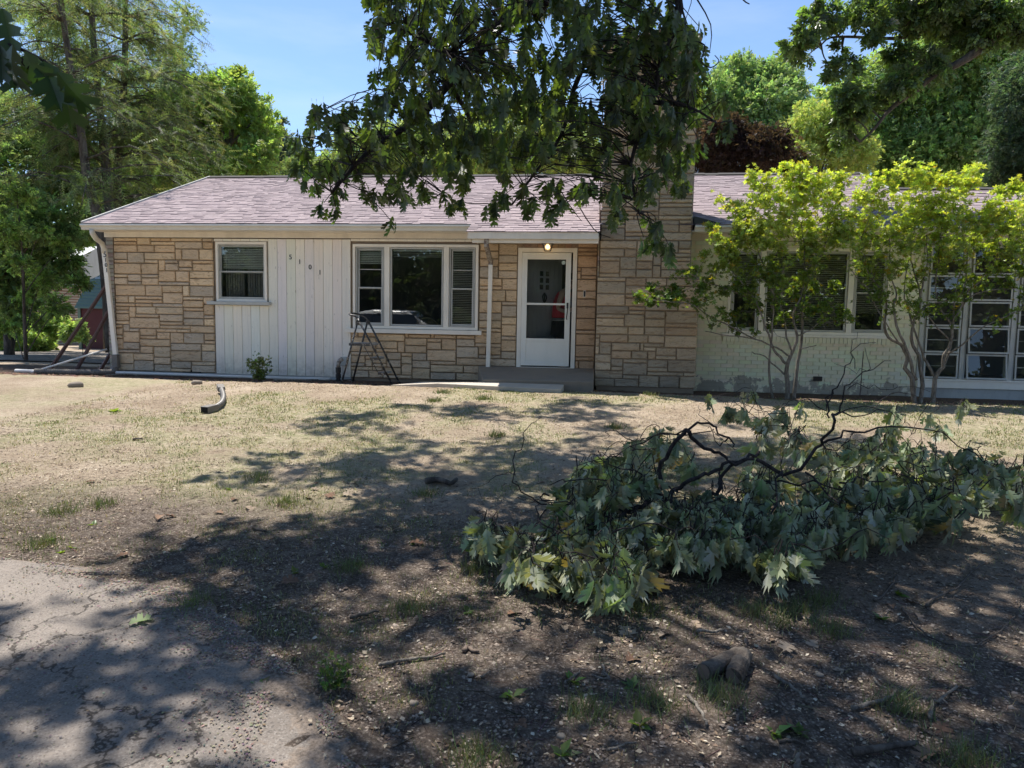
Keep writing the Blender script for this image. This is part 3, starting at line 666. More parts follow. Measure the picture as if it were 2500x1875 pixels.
b = B(); b.box(5.6, 9.5, 2.2, 2.25, .55, 2.9); b.build('porch_back_wall', MAT['room'], HOUSE)
# door
b = B(); x0, x1, z0, z1 = DR; b.box(x0, x0+.075, -.025, .14, z0, z1); b.box(x1-.075, x1, -.025, .14, z0, z1); b.box(x0+.075, x1-.075, -.025, .14, z1-.075, z1); b.box(x0+.0, x1, -.06, .2, z0-.03, z0)
b.build('door_frame', MAT['white'], HOUSE, bevel=.004)
b = B(); a, c_ = -1.362, -.475; zb, zt = .645, 2.695; T = .03
b.box(a, a+.095, -.03, T-.03, zb, zt); b.box(c_-.095, c_, -.03, T-.03, zb, zt); b.box(a+.095, c_-.095, -.03, T-.03, zt-.12, zt); b.box(a+.095, c_-.095, -.03, T-.03, 1.09, 1.145); b.box(a+.095, c_-.095, -.022, -.004, zb+.09, 1.09); b.box(a+.095, c_-.095, -.03, T-.03, zb, zb+.09); b.box(a+.095, c_-.095, -.034, T-.03, 1.755, 1.79)
SD = b.build('storm_door', MAT['door'], HOUSE, bevel=.004)
b = B(); b.box(a+.095, c_-.095, -.018, -.013, 1.145, 1.755); b.build('pane', MAT['doorglass'], SD)
b = B(); b.box(a+.095, c_-.095, -.014, -.009, 1.79, zt-.12); b.build('pane', MAT['doorglass'], SD)
b = B(); b.tube([(c_-.05, -.035, 1.74), (c_-.045, -.07, 1.72), (c_-.05, -.075, 1.62), (c_-.06, -.07, 1.52), (c_-.055, -.035, 1.50)], .009, 8); b.box(c_-.065, c_-.035, -.045, -.03, 1.70, 1.80); b.build('handle', MAT['blackpl'], SD, smooth=True)
b = B(); b.tube([(c_-.14, -.02, 2.52), (c_-.14, -.0215, 2.52)], .036, 18); b.build('round_sticker', M('sticker', (.5, .6, .56), .5).m, SD)
# inner door, swung into the house
hx, hy = -1.36, .14; ang = rad(42); dx, dy = math.cos(ang), math.sin(ang)
def ip(u, v, off=0): return (hx+dx*u+dy*off, hy+dy*u-dx*off, v)
b = B()
for k in range(9):
    u0, u1 = .02+k*.098, .02+(k+1)*.098-.004
    b.add([ip(u0, .65), ip(u1, .65), ip(u1, 2.66), ip(u0, 2.66), ip(u0, .65, .035), ip(u1, .65, .035), ip(u1, 2.66, .035), ip(u0, 2.66, .035)], [(0, 1, 2, 3), (7, 6, 5, 4), (0, 4, 5, 1), (1, 5, 6, 2), (2, 6, 7, 3), (3, 7, 4, 0)])
ID = b.build('inner_door', MAT['innerdoor'], HOUSE)
for r in range(3):
    for k in range(2):
        b = B(); u0 = .36+k*.14; v0 = 2.05+r*.125; b.add([ip(u0, v0, .040), ip(u0+.08, v0, .040), ip(u0+.08, v0+.09, .040), ip(u0, v0+.09, .040)], [(0, 1, 2, 3)]); b.build('door_light', MAT['dark'], ID)
b = B(); pts = [ip(.47, 1.98, .05)]
ring = [ip(.47+.04*math.sin(t)*(1.3 if math.cos(t) > 0 else .9), 1.89+.075*math.cos(t), .05) for t in np.linspace(0, 2*math.pi, 13)]; b.tube(ring, .012, 6); b.tube([ip(.47, 1.99, .045), ip(.47, 1.93, .05), ip(.47, 1.80, .045)], [.02, .016, .008], 6); b.build('door_knocker', MAT['black'], ID)
# doorbell
b = B(); b.box(-.245, -.20, -.03, -.005, 1.90, 2.03, 0); bl = b.build('doorbell', MAT['white'], HOUSE, bevel=.004); b = B(); b.box(-.238, -.207, -.034, -.03, 1.915, 2.015); b.build('doorbell_button', MAT['blackpl'], bl)
# porch lamp
lx, ly, lz = -.90, -.13, 2.80
b = B(); b.box(lx-.105, lx+.105, ly-.09, ly+.13, lz+.035, lz+.055)
def ringb(z, h): return [(lx-h, ly-h, z), (lx+h, ly-h, z), (lx+h, ly+h, z), (lx-h, ly+h, z)]
A_, C_ = ringb(lz+.035, .085), ringb(lz-.085, .052)
for k in range(4): b.bar(A_[k], C_[k], .009, .009); b.bar(C_[k], C_[(k+1) % 4], .009, .009)
b.box(lx-.02, lx+.02, ly+.08, .0, lz+.0, lz+.03)
LP = b.build('porch_lamp', MAT['black'], HOUSE)
m = M('frosted'); tr = m.n.new('ShaderNodeBsdfTransparent'); df = m.n.new('ShaderNodeBsdfDiffuse'); ms = m.n.new('ShaderNodeMixShader'); ms.inputs[0].default_value = .25; m.l.new(tr.outputs[0], ms.inputs[1]); m.l.new(df.outputs[0], ms.inputs[2]); m.l.new(ms.outputs[0], m.out.inputs[0])
b = B()
for k in range(4): b.add([A_[k], A_[(k+1) % 4], C_[(k+1) % 4], C_[k]], [(0, 1, 2, 3)])
b.build('lamp_glass', m.m, LP)
m = M('bulb', (1, .8, .5)); m.b.inputs['Emission Color'].default_value = (1, .62, .25, 1); m.b.inputs['Emission Strength'].default_value = 1.6
b = B(); b.tube([(lx, ly, lz+.03), (lx, ly, lz+.01), (lx, ly, lz-.02), (lx, ly, lz-.045), (lx, ly, lz-.055)], [.02, .035, .045, .03, .006], 12); b.build('bulb', m.m, LP, smooth=True)
# downspouts
def spout(b, pts, w=.075, h=.055, mi=0):
    for p, q_ in zip(pts[:-1], pts[1:]): b.bar(p, q_, w, h, mi, upv=(0, 1, 0))
b = B(); spout(b, [(-1.93, -.1, 2.50), (-1.955, -.1, .47)]); ds = b.build('downspout', MAT['white'], HOUSE, bevel=.004)
b = B(); spout(b, [(-1.885, -.93, 2.86), (-1.885, -.93, 2.70)]); b.build('downspout_elbow', MAT['oldpipe'], ds, bevel=.004)
b = B(); spout(b, [(-1.885, -.93, 2.72), (-1.93, -.12, 2.52)]); spout(b, [(-1.93, -.1, 2.56), (-1.93, -.1, 2.46)], .08, .06); b.build('downspout_offset', MAT['oldpipe'], ds, bevel=.004)
b = B(); spout(b, [(-9.50, -.1, 2.72), (-9.33, -.1, .62)], .085, .06); dl = b.build('downspout', MAT['white'], HOUSE, bevel=.004)
b = B(); b.tube([(-9.45, -.48, 3.03), (-9.45, -.47, 2.95), (-9.46, -.36, 2.86), (-9.49, -.17, 2.80), (-9.50, -.11, 2.72), (-9.5, -.1, 2.62)], .047, 8); b.build('downspout_elbow', MAT['gutter'], dl, smooth=True)
b = B(); spout(b, [(-9.335, -.1, .66), (-9.32, -.11, .40)], .115, .09); b.build('downspout_adapter', MAT['hose'], dl, bevel=.006)
# house numbers
def numeral(ch, x, y, z, size, parent):
    cu = bpy.data.curves.new('n', 'FONT'); cu.body = ch; cu.size = size; cu.extrude = .004; cu.align_x = 'CENTER'; cu.align_y = 'CENTER'
    o = bpy.data.objects.new('tmp', cu); COL.objects.link(o); bpy.context.view_layer.update()
    me = bpy.data.meshes.new_from_object(o.evaluated_get(bpy.context.evaluated_depsgraph_get())); bpy.data.objects.remove(o)
    me.transform(Matrix.Translation((x, y, z)) @ Matrix.Rotation(rad(90), 4, 'X')); me.materials.clear(); me.materials.append(MAT['black']); return link('house_number', me, parent)
for ch, px, py in (('5', 709, 628), ('1', 731.5, 639.5), ('0', 757, 652.5), ('1', 781, 665.5)):
    p = U(px, py, -.02); numeral(ch, p[0], -.018, p[2], .125, HOUSE)
for k, (ch, px, py) in enumerate((('5', 255.6, 621.7), ('1', 257.4, 635), ('0', 258.5, 647.4), ('1', 260, 660))):
    p = U(px, py, -.14); numeral(ch, p[0], -.135, p[2], .15 if k == 0 else .11, dl)
# small security box & pipe on siding near ladder
b = B(); b.box(-4.78, -4.66, -.08, -.013, .55, .72); b.build('outlet_box', MAT['trimgrey'], HOUSE, bevel=.01)
# stoop
b = B(); b.add([(-2.15, .0, .30), (-.0, .0, .30), (-.02, -1.25, .30), (-1.87, -1.25, .30), (-2.15, .0, .62), (-.0, .0, .62), (-.02, -1.25, .487), (-1.87, -1.25, .475)], [(0, 1, 2, 3), (4, 7, 6, 5), (0, 4, 5, 1), (1, 5, 6, 2), (2, 6, 7, 3), (3, 7, 4, 0)])
b.build('door_stoop', MAT['concrete'], HOUSE, bevel=.015)
# concrete walk slab in front of the stoop
b = B(); pt = [(-3.42, -1.38, .345), (-2.6, -1.42, .40), (-.53, -1.68, .385), (-.50, -1.30, .43), (-1.9, -1.26, .43), (-2.9, -1.20, .40)]
b.add([(x, y, z) for x, y, z in pt]+[(x, y, .2) for x, y, z in pt], [(0, 1, 2, 3, 4, 5), (11, 10, 9, 8, 7, 6)]+[(i, i+6, (i+1) % 6+6, (i+1) % 6) for i in range(6)])
tag(b.build('concrete_walk', MAT['slab'], bevel=.01), 'tilted pale concrete walkway slab before the stoop', kind='structure')

# ================================================================== TREES
def dep(y): return (y-CAM[1])
def blobs3(bl, y, dy=0.):
    out = []
    for (px, py, r) in bl:
        yy_ = y+RNG.uniform(-dy, dy); p = U(px, py, yy_); out.append((*p, r*dep(yy_)/FPX))
    return np.array(out)
def fill(C, n, sub=9, core=.35, fl=.85):
    """n points gathered in small clumps on and inside the blobs C (x,y,z,r)"""
    w = C[:, 3]**2; w = w/w.sum(); k = max(1, n//sub); bi = RNG.choice(len(C), k, p=w); d = rdir(k)
    rr = (core+(1.12-core)*RNG.random(k)**.6)[:, None]*C[bi, 3:4]; cc = C[bi, :3]+d*rr*np.array([1, 1, fl])
    pi = np.repeat(np.arange(k), sub); P = cc[pi]+RNG.normal(size=(k*sub, 3))*C[bi[pi], 3:4]*RNG.uniform(.06, .2, k)[pi][:, None]; out = norm(P-C[bi[pi], :3])
    return P, out, cc
LEAFGAIN = 2.4
def foliage(name, C, n, size, col, parent, TV=SPRAY_V, TF=SPRAY_F, mat=None, var=.28, sub=9, droop=.2, core=.35, hue=.08, up=.6):
    P, out, cc = fill(C, n, sub, core); N = len(P); d = out+rdir(N)*.8+np.array([0, 0, -droop]); nn = rdir(N)+np.array([0, 0, up])
    kvar = np.repeat(1+RNG.normal(0, var*.6, N//sub).clip(-.5, .8), sub)[:, None]
    t = shades(N, (np.array(col)*.78+.22*np.mean(col))*LEAFGAIN, var*.6, hue)*kvar
    o = inst(name, TV, TF, P, frames(d, nn), size*RNG.uniform(.7, 1.3, N), t.clip(.004, .9), mat or MAT['treeleaf'], parent); return o, cc
def limb(b, pts, r0, r1, n=6, jit=0.):
    pts = [np.array(p, float) for p in pts]; out = []; rs = []
    m_ = max(2, 3*(len(pts)-1)); 
    for k in range(m_+1):
        t = k/m_*(len(pts)-1); i = min(int(t), len(pts)-2); f = t-i; p0 = pts[max(i-1, 0)]; p1 = pts[i]; p2 = pts[i+1]; p3 = pts[min(i+2, len(pts)-1)]
        q = .5*((2*p1)+(p2-p0)*f+(2*p0-5*p1+4*p2-p3)*f*f+(3*p1-p0-3*p2+p3)*f**3); out.append(q+RNG.normal(size=3)*jit*(0 < k < m_)); rs.append(r0+(r1-r0)*(k/m_)**.8)
    b.tube(out, rs, n); return out
def tree(name, label, group, blobs, y, base_px=None, trunk_h=None, n=5000, size=.3, col=(.07, .11, .03), r=.16, dy=1.2, var=.28, droop=.2, up=.6, limbs=True, cat='tree', bark='bark', core=.35, extra=None):
    size, n = size*.74, int(n*1.55); C = blobs3(blobs, y, dy); bx = C[:, 0].mean() if base_px is None else U(base_px, 800, y)[0]; gzv = float(np.interp(y, GY, GZ))
    T = empty(name, (bx, y, gzv), label, cat, group)
    top = C[np.argmax(C[:, 2])]; b = B(); zt = top[2]-top[3]*.3
    path = [(bx, y, gzv-.2), (bx*.97+top[0]*.03, y, gzv+(zt-gzv)*.3), (bx*.6+top[0]*.4, y*.8+top[1]*.2, gzv+(zt-gzv)*.65), (top[0], top[1], zt)]
    tp = limb(b, path, r, r*.25, 8)
    b.build('trunk', MAT[bark], T, smooth=True)
    if limbs:
        b = B()
        for c in C:
            q = min(tp, key=lambda q: abs(q[2]-(c[2]-1.1*c[3]-.8))); mid = (np.array(q)+c[:3])/2+np.array([0, 0, .15*c[3]]); limb(b, [q, mid, c[:3]], r*.35, r*.08, 5)
        b.build('limbs', MAT[bark], T, smooth=True)
    foliage('crown', C, n, size, col, T, var=var, droop=droop, up=up, core=core)
    return T

BACK = 'trees behind the house'
# left side
tree('broadleaf_tree', 'dark green leafy tree filling the left edge beside the pines', BACK, [(20, 300, 80), (60, 420, 90), (10, 530, 90), (110, 540, 70), (30, 640, 90), (150, 640, 50), (60, 740, 60), (160, 330, 60), (150, 440, 60)], 5, 20, n=9000, size=.26, col=(.08, .13, .045), r=.14, var=.35)
tree('broadleaf_tree', 'bright light green tree left of the pine trunks', BACK, [(40, 470, 40), (15, 560, 45), (100, 680, 40), (50, 640, 30), (150, 600, 25), (190, 690, 25), (140, 750, 30), (30, 790, 30), (100, 560, 18), (60, 730, 25)], 2.5, 60, n=2100, size=.17, col=(.10, .155, .04), r=.05, var=.5, core=.0)
tree('broadleaf_tree', 'tall yellow-green tree above the left end of the roof', BACK, [(560, 230, 55), (600, 290, 55), (640, 330, 40), (500, 300, 80), (560, 360, 80), (620, 400, 50), (460, 380, 70), (400, 330, 70), (520, 420, 60), (360, 410, 60), (640, 370, 30), (590, 190, 22), (660, 260, 20), (430, 270, 60), (480, 230, 45), (350, 320, 60)], 11, 520, n=13000, size=.3, col=(.12, .18, .04), r=.16, var=.3)
tree('broadleaf_tree', 'dim green tree low behind the pine trunks', BACK, [(330, 480, 60), (250, 520, 60), (400, 450, 60), (310, 380, 60), (230, 420, 60), (200, 560, 40), (430, 420, 40)], 15, 330, n=8000, size=.32, col=(.06, .10, .03), r=.16, var=.35)
tree('spruce_tree', 'small distant bluish evergreen right of the yellow-green tree', BACK, [(690, 300, 12), (688, 340, 24), (700, 380, 36), (720, 410, 45), (670, 410, 40), (750, 420, 40)], 30, 695, n=4500, size=.4, col=(.05, .075, .055), r=.15, var=.2, droop=.5, dy=.6)
tree('broadleaf_tree', 'tall airy green tree rising behind the three conifers', BACK, [(120, 60, 60), (200, 140, 60), (330, 70, 60), (420, 120, 60), (460, 40, 40), (300, 210, 70), (60, 0, 60), (230, 10, 60), (390, 220, 60), (150, 250, 60), (440, 190, 50)], 10, 260, n=7000, size=.17, col=(.10, .145, .06), r=.14, var=.35, core=.0)
# middle, behind the ridge
tree('broadleaf_tree', 'olive green tree behind the ridge between chimney and porch roof', BACK, [(1180, 340, 70), (1280, 320, 80), (1380, 350, 70), (1440, 400, 50), (1100, 390, 50), (1240, 400, 60)], 19, 1260, n=7000, size=.36, col=(.13, .17, .05), r=.18)
tree('broadleaf_tree', 'green tree behind the ridge under the hanging oak leaves', BACK, [(880, 370, 60), (960, 360, 60), (1050, 370, 60), (820, 410, 45), (780, 420, 35), (920, 420, 50)], 21, 920, n=6000, size=.36, col=(.10, .14, .045), r=.18)
# right side
tree('walnut_tree', 'tall pale green tree against the sky right of the chimney', BACK, [(1740, 230, 45), (1800, 190, 50), (1850, 200, 45), (1900, 190, 45), (1935, 230, 35), (1860, 270, 70), (1790, 280, 60), (1940, 290, 45), (1740, 300, 50), (1860, 340, 50)], 27, 1850, n=11000, size=.36, col=(.10, .16, .065), r=.22, var=.3)
tree('maple_tree', 'dark purple-red maple behind the roof beside the chimney', BACK, [(1775, 330, 45), (1730, 350, 42), (1830, 350, 40), (1800, 380, 60), (1880, 360, 45), (1740, 400, 40), (1930, 400, 35), (1860, 405, 40)], 13, 1800, n=9000, size=.22, col=(.026, .0155, .014), r=.14, var=.35)
tree('broadleaf_tree', 'rounded yellow-green tree between the purple maple and the big oak limb', BACK, [(1990, 300, 50), (1960, 340, 50), (2030, 330, 55), (1950, 385, 40), (2010, 390, 50), (2080, 380, 50), (2060, 300, 40)], 15, 2010, n=9000, size=.2, col=(.16, .20, .05), r=.14, var=.22)
tree('broadleaf_tree', 'large light green tree mass at the right behind the low wing', BACK, [(2150, 200, 60), (2250, 170, 80), (2350, 120, 90), (2450, 90, 90), (2130, 290, 70), (2230, 280, 90), (2350, 250, 110), (2470, 220, 110), (2150, 380, 60), (2250, 390, 80), (2370, 370, 100), (2480, 370, 100), (2200, 440, 50), (2330, 450, 50), (2040, 240, 40)], 17, 2400, n=24000, size=.3, col=(.105, .165, .05), r=.3, var=.32)
tree('evergreen_tree', 'dark glossy evergreen at the right edge above the low wing roof', BACK, [(2480, 230, 50), (2500, 300, 60), (2460, 350, 45), (2490, 400, 50), (2430, 430, 45), (2350, 450, 25), (2540, 200, 80), (2540, 380, 80)], 9, 2560, n=8000, size=.18, col=(.03, .055, .035), r=.16, var=.4)
# more distant greenery closing the horizon
tree('hedge_row', 'low dark hedge of trees behind the house above the ridge', BACK, [(700+i*75, 425+12*math.sin(i*2.3), 42) for i in range(12)], 24, 900, n=6000, size=.36, col=(.06, .09, .035), r=.14)
tree('scrub_tree', 'bushy scrub along the lane at the left edge below the trees', BACK, [(20, 800, 45), (70, 830, 40), (130, 790, 35), (180, 810, 25), (20, 850, 25), (110, 845, 22)], 9, 60, n=4500, size=.2, col=(.13, .19, .05), r=.06, var=.3, cat='bush')
tree('scrub_tree', 'thin leafy sapling in front of the dark red shed', BACK, [(195, 790, 9), (197, 805, 11), (200, 822, 12), (215, 830, 9), (196, 778, 6), (212, 812, 7)], 6, 200, n=260, size=.14, col=(.15, .2, .08), r=.012, dy=.1, cat='bush', limbs=False)
far = []
for i in range(13):
    far.append((-60+i*55, 560+30*math.sin(i*1.9), 60)); far.append((-60+i*55, 690+20*math.sin(i*1.3+1), 60))
tree('woodland_edge', 'shaded woodland edge far behind the pines and lane', BACK, [f for f in far if f[0] < 300 and not (150 < f[0] < 260 and 560 < f[1] < 640)], 38, 80, n=7000, size=.5, col=(.07, .11, .035), r=.2, dy=3, limbs=False)

# three tall conifers by the left corner of the house
def conifer(label, path, y, r0, seed, zlow, nb=44):
    R = np.random.default_rng(seed); pts = [U(px, py, y) for px, py in path]
    T = empty('pine_tree', tuple(pts[0]), label, 'tree', 'pines at the left corner'); b = B(); tp = limb(b, pts, r0, r0*.35, 9); b.build('trunk', MAT['bark'], T, smooth=True)
    b = B(); P = []; D = []
    zs = np.array([q[2] for q in tp])
    for k in range(nb):
        z = R.uniform(zlow, zs.max()); i = int(np.argmin(abs(zs-z))); o = np.array(tp[i]); a = R.uniform(0, 2*math.pi); L = R.uniform(1.1, 3.4)*(1.1-.45*(z-zlow)/(zs.max()-zlow)); h = np.array([math.cos(a), math.sin(a)*.8, 0])
        p1 = o+h*L*.5+np.array([0, 0, .12*L]); p2 = o+h*L+np.array([0, 0, -.12*L]); q = limb(b, [o, p1, p2], .035, .006, 4, .01)
        for j in range(int(27*L)):
            t = R.uniform(.18, 1)*(len(q)-1); qi = q[int(t)]+(q[min(int(t)+1, len(q)-1)]-q[int(t)])*(t-int(t)); side = R.normal(size=3)*np.array([.16, .16, .08]); P.append(qi+side*L*.6); D.append(h*.8+R.normal(size=3)*.6+np.array([0, 0, -.45]))
    b.build('branches', MAT['bark'], T, smooth=True); P = np.array(P); N = len(P)
    inst('needles', NEED_V, NEED_F, P, frames(np.array(D), rdir(N)*.5+np.array([0, 0, 1.])), RNG.uniform(.25, .5, N), shades(N, (.17, .215, .11), .35), MAT['treeleaf'], T)
conifer('leaning dark conifer trunk nearest the house corner, leftmost of three', [(275, 860), (262, 700), (240, 540), (212, 430), (195, 300), (165, 120), (140, -60)], 3.2, .16, 1, 4.0, 60)
conifer('straight tall conifer trunk in the middle of three by the roof', [(290, 860), (275, 600), (262, 450), (245, 280), (228, 100), (220, -60)], 5.2, .17, 2, 4.6, 70)
conifer('tall conifer trunk rightmost of three by the roof', [(300, 860), (290, 600), (285, 450), (300, 260), (306, 100), (305, -60)], 6.4, .17, 3, 5.0, 80)

# oak limb reaching in from the right over the low wing
T = empty('oak_tree', (U(2900, 800, .5)[0], .5, .3), 'big oak sending long bare-barked limbs in from the upper right', 'tree')
b = B(); bx = T.location[0]; e1 = U(2500, 33, .5); e2 = U(2500, 0, 1.)
limb(b, [(bx, .5, 0), (bx, .6, 3), (bx-.3, .5, 6.5), (bx-.5, .3, 10)], .4, .2, 12); b.build('trunk', MAT['bark'], T, smooth=True)
b = B(); L1 = limb(b, [(bx-.2, .5, 8), (e1+np.array([1.2, 0, .6]))]+[U(px, py, .5) for px, py in ((2500, 33), (2449, 73), (2403, 111), (2361, 142), (2319, 165), (2288, 177), (2238, 219), (2188, 254), (2161, 280), (2134, 315), (2100, 346))], .12, .018, 8)
L2 = limb(b, [(bx-.3, .6, 8.6), (e2+np.array([1.2, 0, .6]))]+[U(px, py, 1.) for px, py in ((2500, 0), (2449, 19), (2342, 42), (2250, 77), (2188, 94), (2084, 90), (2027, 92), (2005, 110))], .09, .012, 8)
OB = [(1984, 69, 30), (2019, 46, 32), (2065, 38, 32), (1950, 104, 24), (1965, 142, 16), (1934, 130, 13), (1984, 8, 17), (2053, 115, 12), (2065, 161, 24), (2034, 170, 16), (2142, 50, 24), (2188, 13, 40), (2226, 46, 32), (2303, 38, 48), (2372, 23, 48), (2400, 77, 40), (2196, 134, 28), (2257, 146, 28), (2265, 184, 32), (2207, 200, 28), (2150, 227, 30), (2073, 238, 32), (2065, 277, 28), (2057, 338, 20), (2130, 85, 14), (2450, 30, 50), (2490, 60, 40), (2250, 0, 50), (2110, 260, 25), (2330, 110, 22), (2060, 310, 22), (2120, 10, 25), (2310, -10, 50)]
C = blobs3(OB, .7, .35); allp = L1[6:]+L2[6:]
for c in C:
    q = min(allp, key=lambda q: np.linalg.norm(q-c[:3])); limb(b, [q, (q+c[:3])/2+RNG.normal(size=3)*.05, c[:3]], .02, .006, 5)
b.build('limbs', MAT['bark'], T, smooth=True)
foliage('crown', C, 7500, .17, (.06, .09, .045), T, var=.4, mat=MAT['oakleaf'], droop=.5)

# the oak overhead: trunk beside the camera, high crown shading the lawn, one bough hanging into view
OAK = empty('oak_tree', (5.2, -15.5, 0), 'nearest oak whose leafy bough hangs down over the roof and chimney', 'tree')
b = B(); limb(b, [(5.2, -15.5, -.2), (5.1, -15.4, 2.5), (4.8, -15.2, 6), (4.2, -14.8, 9.5), (4.0, -14.0, 12)], .42, .16, 14); b.build('trunk', MAT['bark'], OAK, smooth=True)
HB = [(935, 40, 45), (1010, 60, 60), (930, 120, 45), (960, 190, 55), (1020, 140, 60), (1090, 60, 60), (1180, 50, 60), (1120, 160, 70), (1210, 140, 60), (1290, 60, 60), (1380, 50, 60), (1460, 70, 60), (1540, 40, 50), (1600, 80, 60), (1650, 130, 50), (1690, 160, 28), (940, 260, 32), (1010, 250, 60), (1100, 260, 70), (1200, 250, 70), (1300, 180, 70), (1400, 170, 70), (1500, 180, 70), (1600, 210, 60), (1680, 230, 32), (780, 290, 26), (860, 290, 26), (760, 330, 20), (830, 340, 46), (920, 330, 50), (1000, 340, 60), (1090, 360, 60), (1190, 350, 60), (1290, 300, 70), (1390, 280, 60), (1490, 300, 60), (1590, 310, 50), (1680, 310, 35), (1745, 265, 30), (1765, 330, 24), (740, 400, 24), (800, 420, 36), (880, 420, 42), (960, 420, 46), (1040, 440, 42), (1120, 440, 42), (1210, 430, 36), (1300, 380, 46), (1400, 400, 42), (1480, 410, 46), (1560, 420, 42), (1650, 400, 36), (765, 480, 26), (800, 545, 24), (830, 500, 26), (900, 500, 30), (970, 510, 30), (1040, 500, 26), (1110, 510, 26), (1210, 520, 30), (1280, 510, 26), (1340, 540, 24), (1390, 520, 26), (1430, 500, 30), (1500, 530, 30), (1580, 500, 28), (1660, 480, 28), (1600, 580, 28), (1615, 640, 18), (960, 560, 14), (1500, 570, 16), (1040, -30, 60), (1200, -40, 70), (1400, -40, 70), (1560, -50, 60), (960, -30, 50), (1640, 60, 45), (1680, 110, 30), (1590, 150, 50), (1650, 200, 40), (1540, 110, 45), (1700, 190, 22), (1630, 290, 40), (720, 370, 20), (1350, 470, 30), (708, 430, 16), (735, 440, 24), (760, 370, 26), (1500, 240, 40), (1560, 340, 40), (1480, 340, 45), (1540, 280, 45), (1620, 350, 45), (1680, 380, 28), (1520, 470, 34), (1460, 480, 34), (1600, 460, 34), (1660, 440, 30), (1680, 110, 34), (1700, 250, 30), (1560, 620, 16), (1600, 610, 22)]
Y0 = -7.4
b = B()
def UL(pts): return [U(px, py, Y0+dy_) for px, py, dy_ in pts]
ent = U(1345, -60, Y0)
M1 = limb(b, [(4.8, -15.2, 6.5), (3.2, -12.5, 6.6), (1.6, -9.5, 5.6)]+UL([(1350, -40, 0), (1322, 0, 0), (1227, 55, 0), (1190, 95, 0), (1148, 154, .1), (1095, 205, .2), (1020, 290, .1), (900, 370, -.1), (810, 470, -.2)]), .11, .012, 8)
M2 = limb(b, [(2.4, -11, 6.2), (2.3, -8.8, 5.6)]+UL([(1710, -160, -.2), (1660, 20, -.3), (1620, 130, -.3), (1590, 250, -.3), (1540, 400, -.4), (1560, 520, -.4)]), .05, .008, 6)
M3 = limb(b, UL([(1350, -40, 0), (1440, 90, .5), (1400, 220, .6), (1370, 330, .6), (1300, 430, .5), (1250, 500, .5)]), .035, .007, 6)
M4 = limb(b, UL([(1148, 154, .1), (1100, 130, -.4), (1020, 90, -.5), (950, 60, -.5)]), .025, .007, 6)
M5 = limb(b, UL([(1095, 205, .2), (1150, 300, .5), (1130, 400, .5), (1080, 470, .5)]), .025, .006, 6)
M6 = limb(b, UL([(1590, 250, -.3), (1680, 260, -.6), (1750, 300, -.7)]), .018, .005, 6)
for pl in ([(1660, 0, -.5), (1685, 90, -.5), (1720, 110, -.5), (1712, 150, -.5), (1735, 165, -.5), (1755, 150, -.5), (1745, 135, -.5)], [(1690, -20, -.4), (1735, 60, -.4), (1732, 130, -.4)], [(1800, -30, -1), (1815, 0, -1), (1830, 10, -1)], [(1400, 480, .2), (1450, 560, .1), (1490, 580, .1)], [(1360, 450, .3), (1390, 500, .3), (1420, 540, .3)]):
    limb(b, UL(pl), .007, .003, 4)
BP = M1[9:]+M2[6:]+M3+M4+M5+M6
LP_, LD, LN = [], [], []
for (px, py, r) in HB:
    nc = max(1, int(round((r/46)**2*(9.0 if px < 1420 else 7.4))))
    for k in range(nc):
        a = RNG.uniform(0, 6.28); q = r*math.sqrt(RNG.random())*.95; yc = Y0+RNG.uniform(-.9, .9)
        c = U(px+q*math.cos(a), py+q*math.sin(a), yc); s_ = min(BP, key=lambda p: np.linalg.norm(p-c)+.6*max(0, c[2]-p[2]))
        h = c+np.array([0, 0, .10]); mid = (s_+h)/2+np.array([0, 0, .10*np.linalg.norm(s_-h)])+RNG.normal(size=3)*.05
        limb(b, [s_, mid, h], .0055, .0028, 4, .004)
        for j in range(RNG.integers(4, 7)):
            az = RNG.uniform(0, 6.28); out = np.array([math.cos(az), math.sin(az), 0]); d = out*RNG.uniform(.15, .75)+np.array([0, 0, -1]); LP_.append(h+RNG.normal(size=3)*.02); LD.append(d); LN.append(out*1.0+np.array([0, 0, .35])+RNG.normal(size=3)*.35)
b.build('hanging_bough', MAT['barkdark'], OAK, smooth=True)
def oakleaves(name, P, D, Nn, size, col, mat, parent, var=.3, ts=(OAK1, OAK2, OAK3), wid=1., pale=0):
    P, D, Nn = map(np.array, (P, D, Nn)); idx = RNG.integers(0, len(ts), len(P)); obs = []
    for k, t in enumerate(ts):
        s_ = idx == k; N = int(s_.sum())
        if N: 
            sc = RNG.uniform(.72, 1.15, N)*size; sc3 = np.stack([sc*wid*RNG.uniform(.85, 1.15, N), sc, sc], 1)
            tt = shades(N, col, var, .08)
            if pale: q_ = RNG.random(N); tt[q_ < pale] = (.42, .44, .36); tt[q_ > 1-pale*.35] = (.26, .2, .09)
            obs.append(inst(name, t[0], t[1], P[s_], frames(D[s_], Nn[s_]), sc3, tt, mat, parent))
    if len(obs) > 1:      # join into one mesh
        bm = bmesh.new()
        for o in obs: bm.from_mesh(o.data)
        me = bpy.data.meshes.new(name); bm.to_mesh(me); bm.free(); me.materials.append(mat)
        for o in obs: bpy.data.objects.remove(o)
        return link(name, me, parent)
oakleaves('hanging_leaves', LP_, LD, LN, .122, (.09, .12, .05), MAT['oakleaf'], OAK, .45, wid=.82)
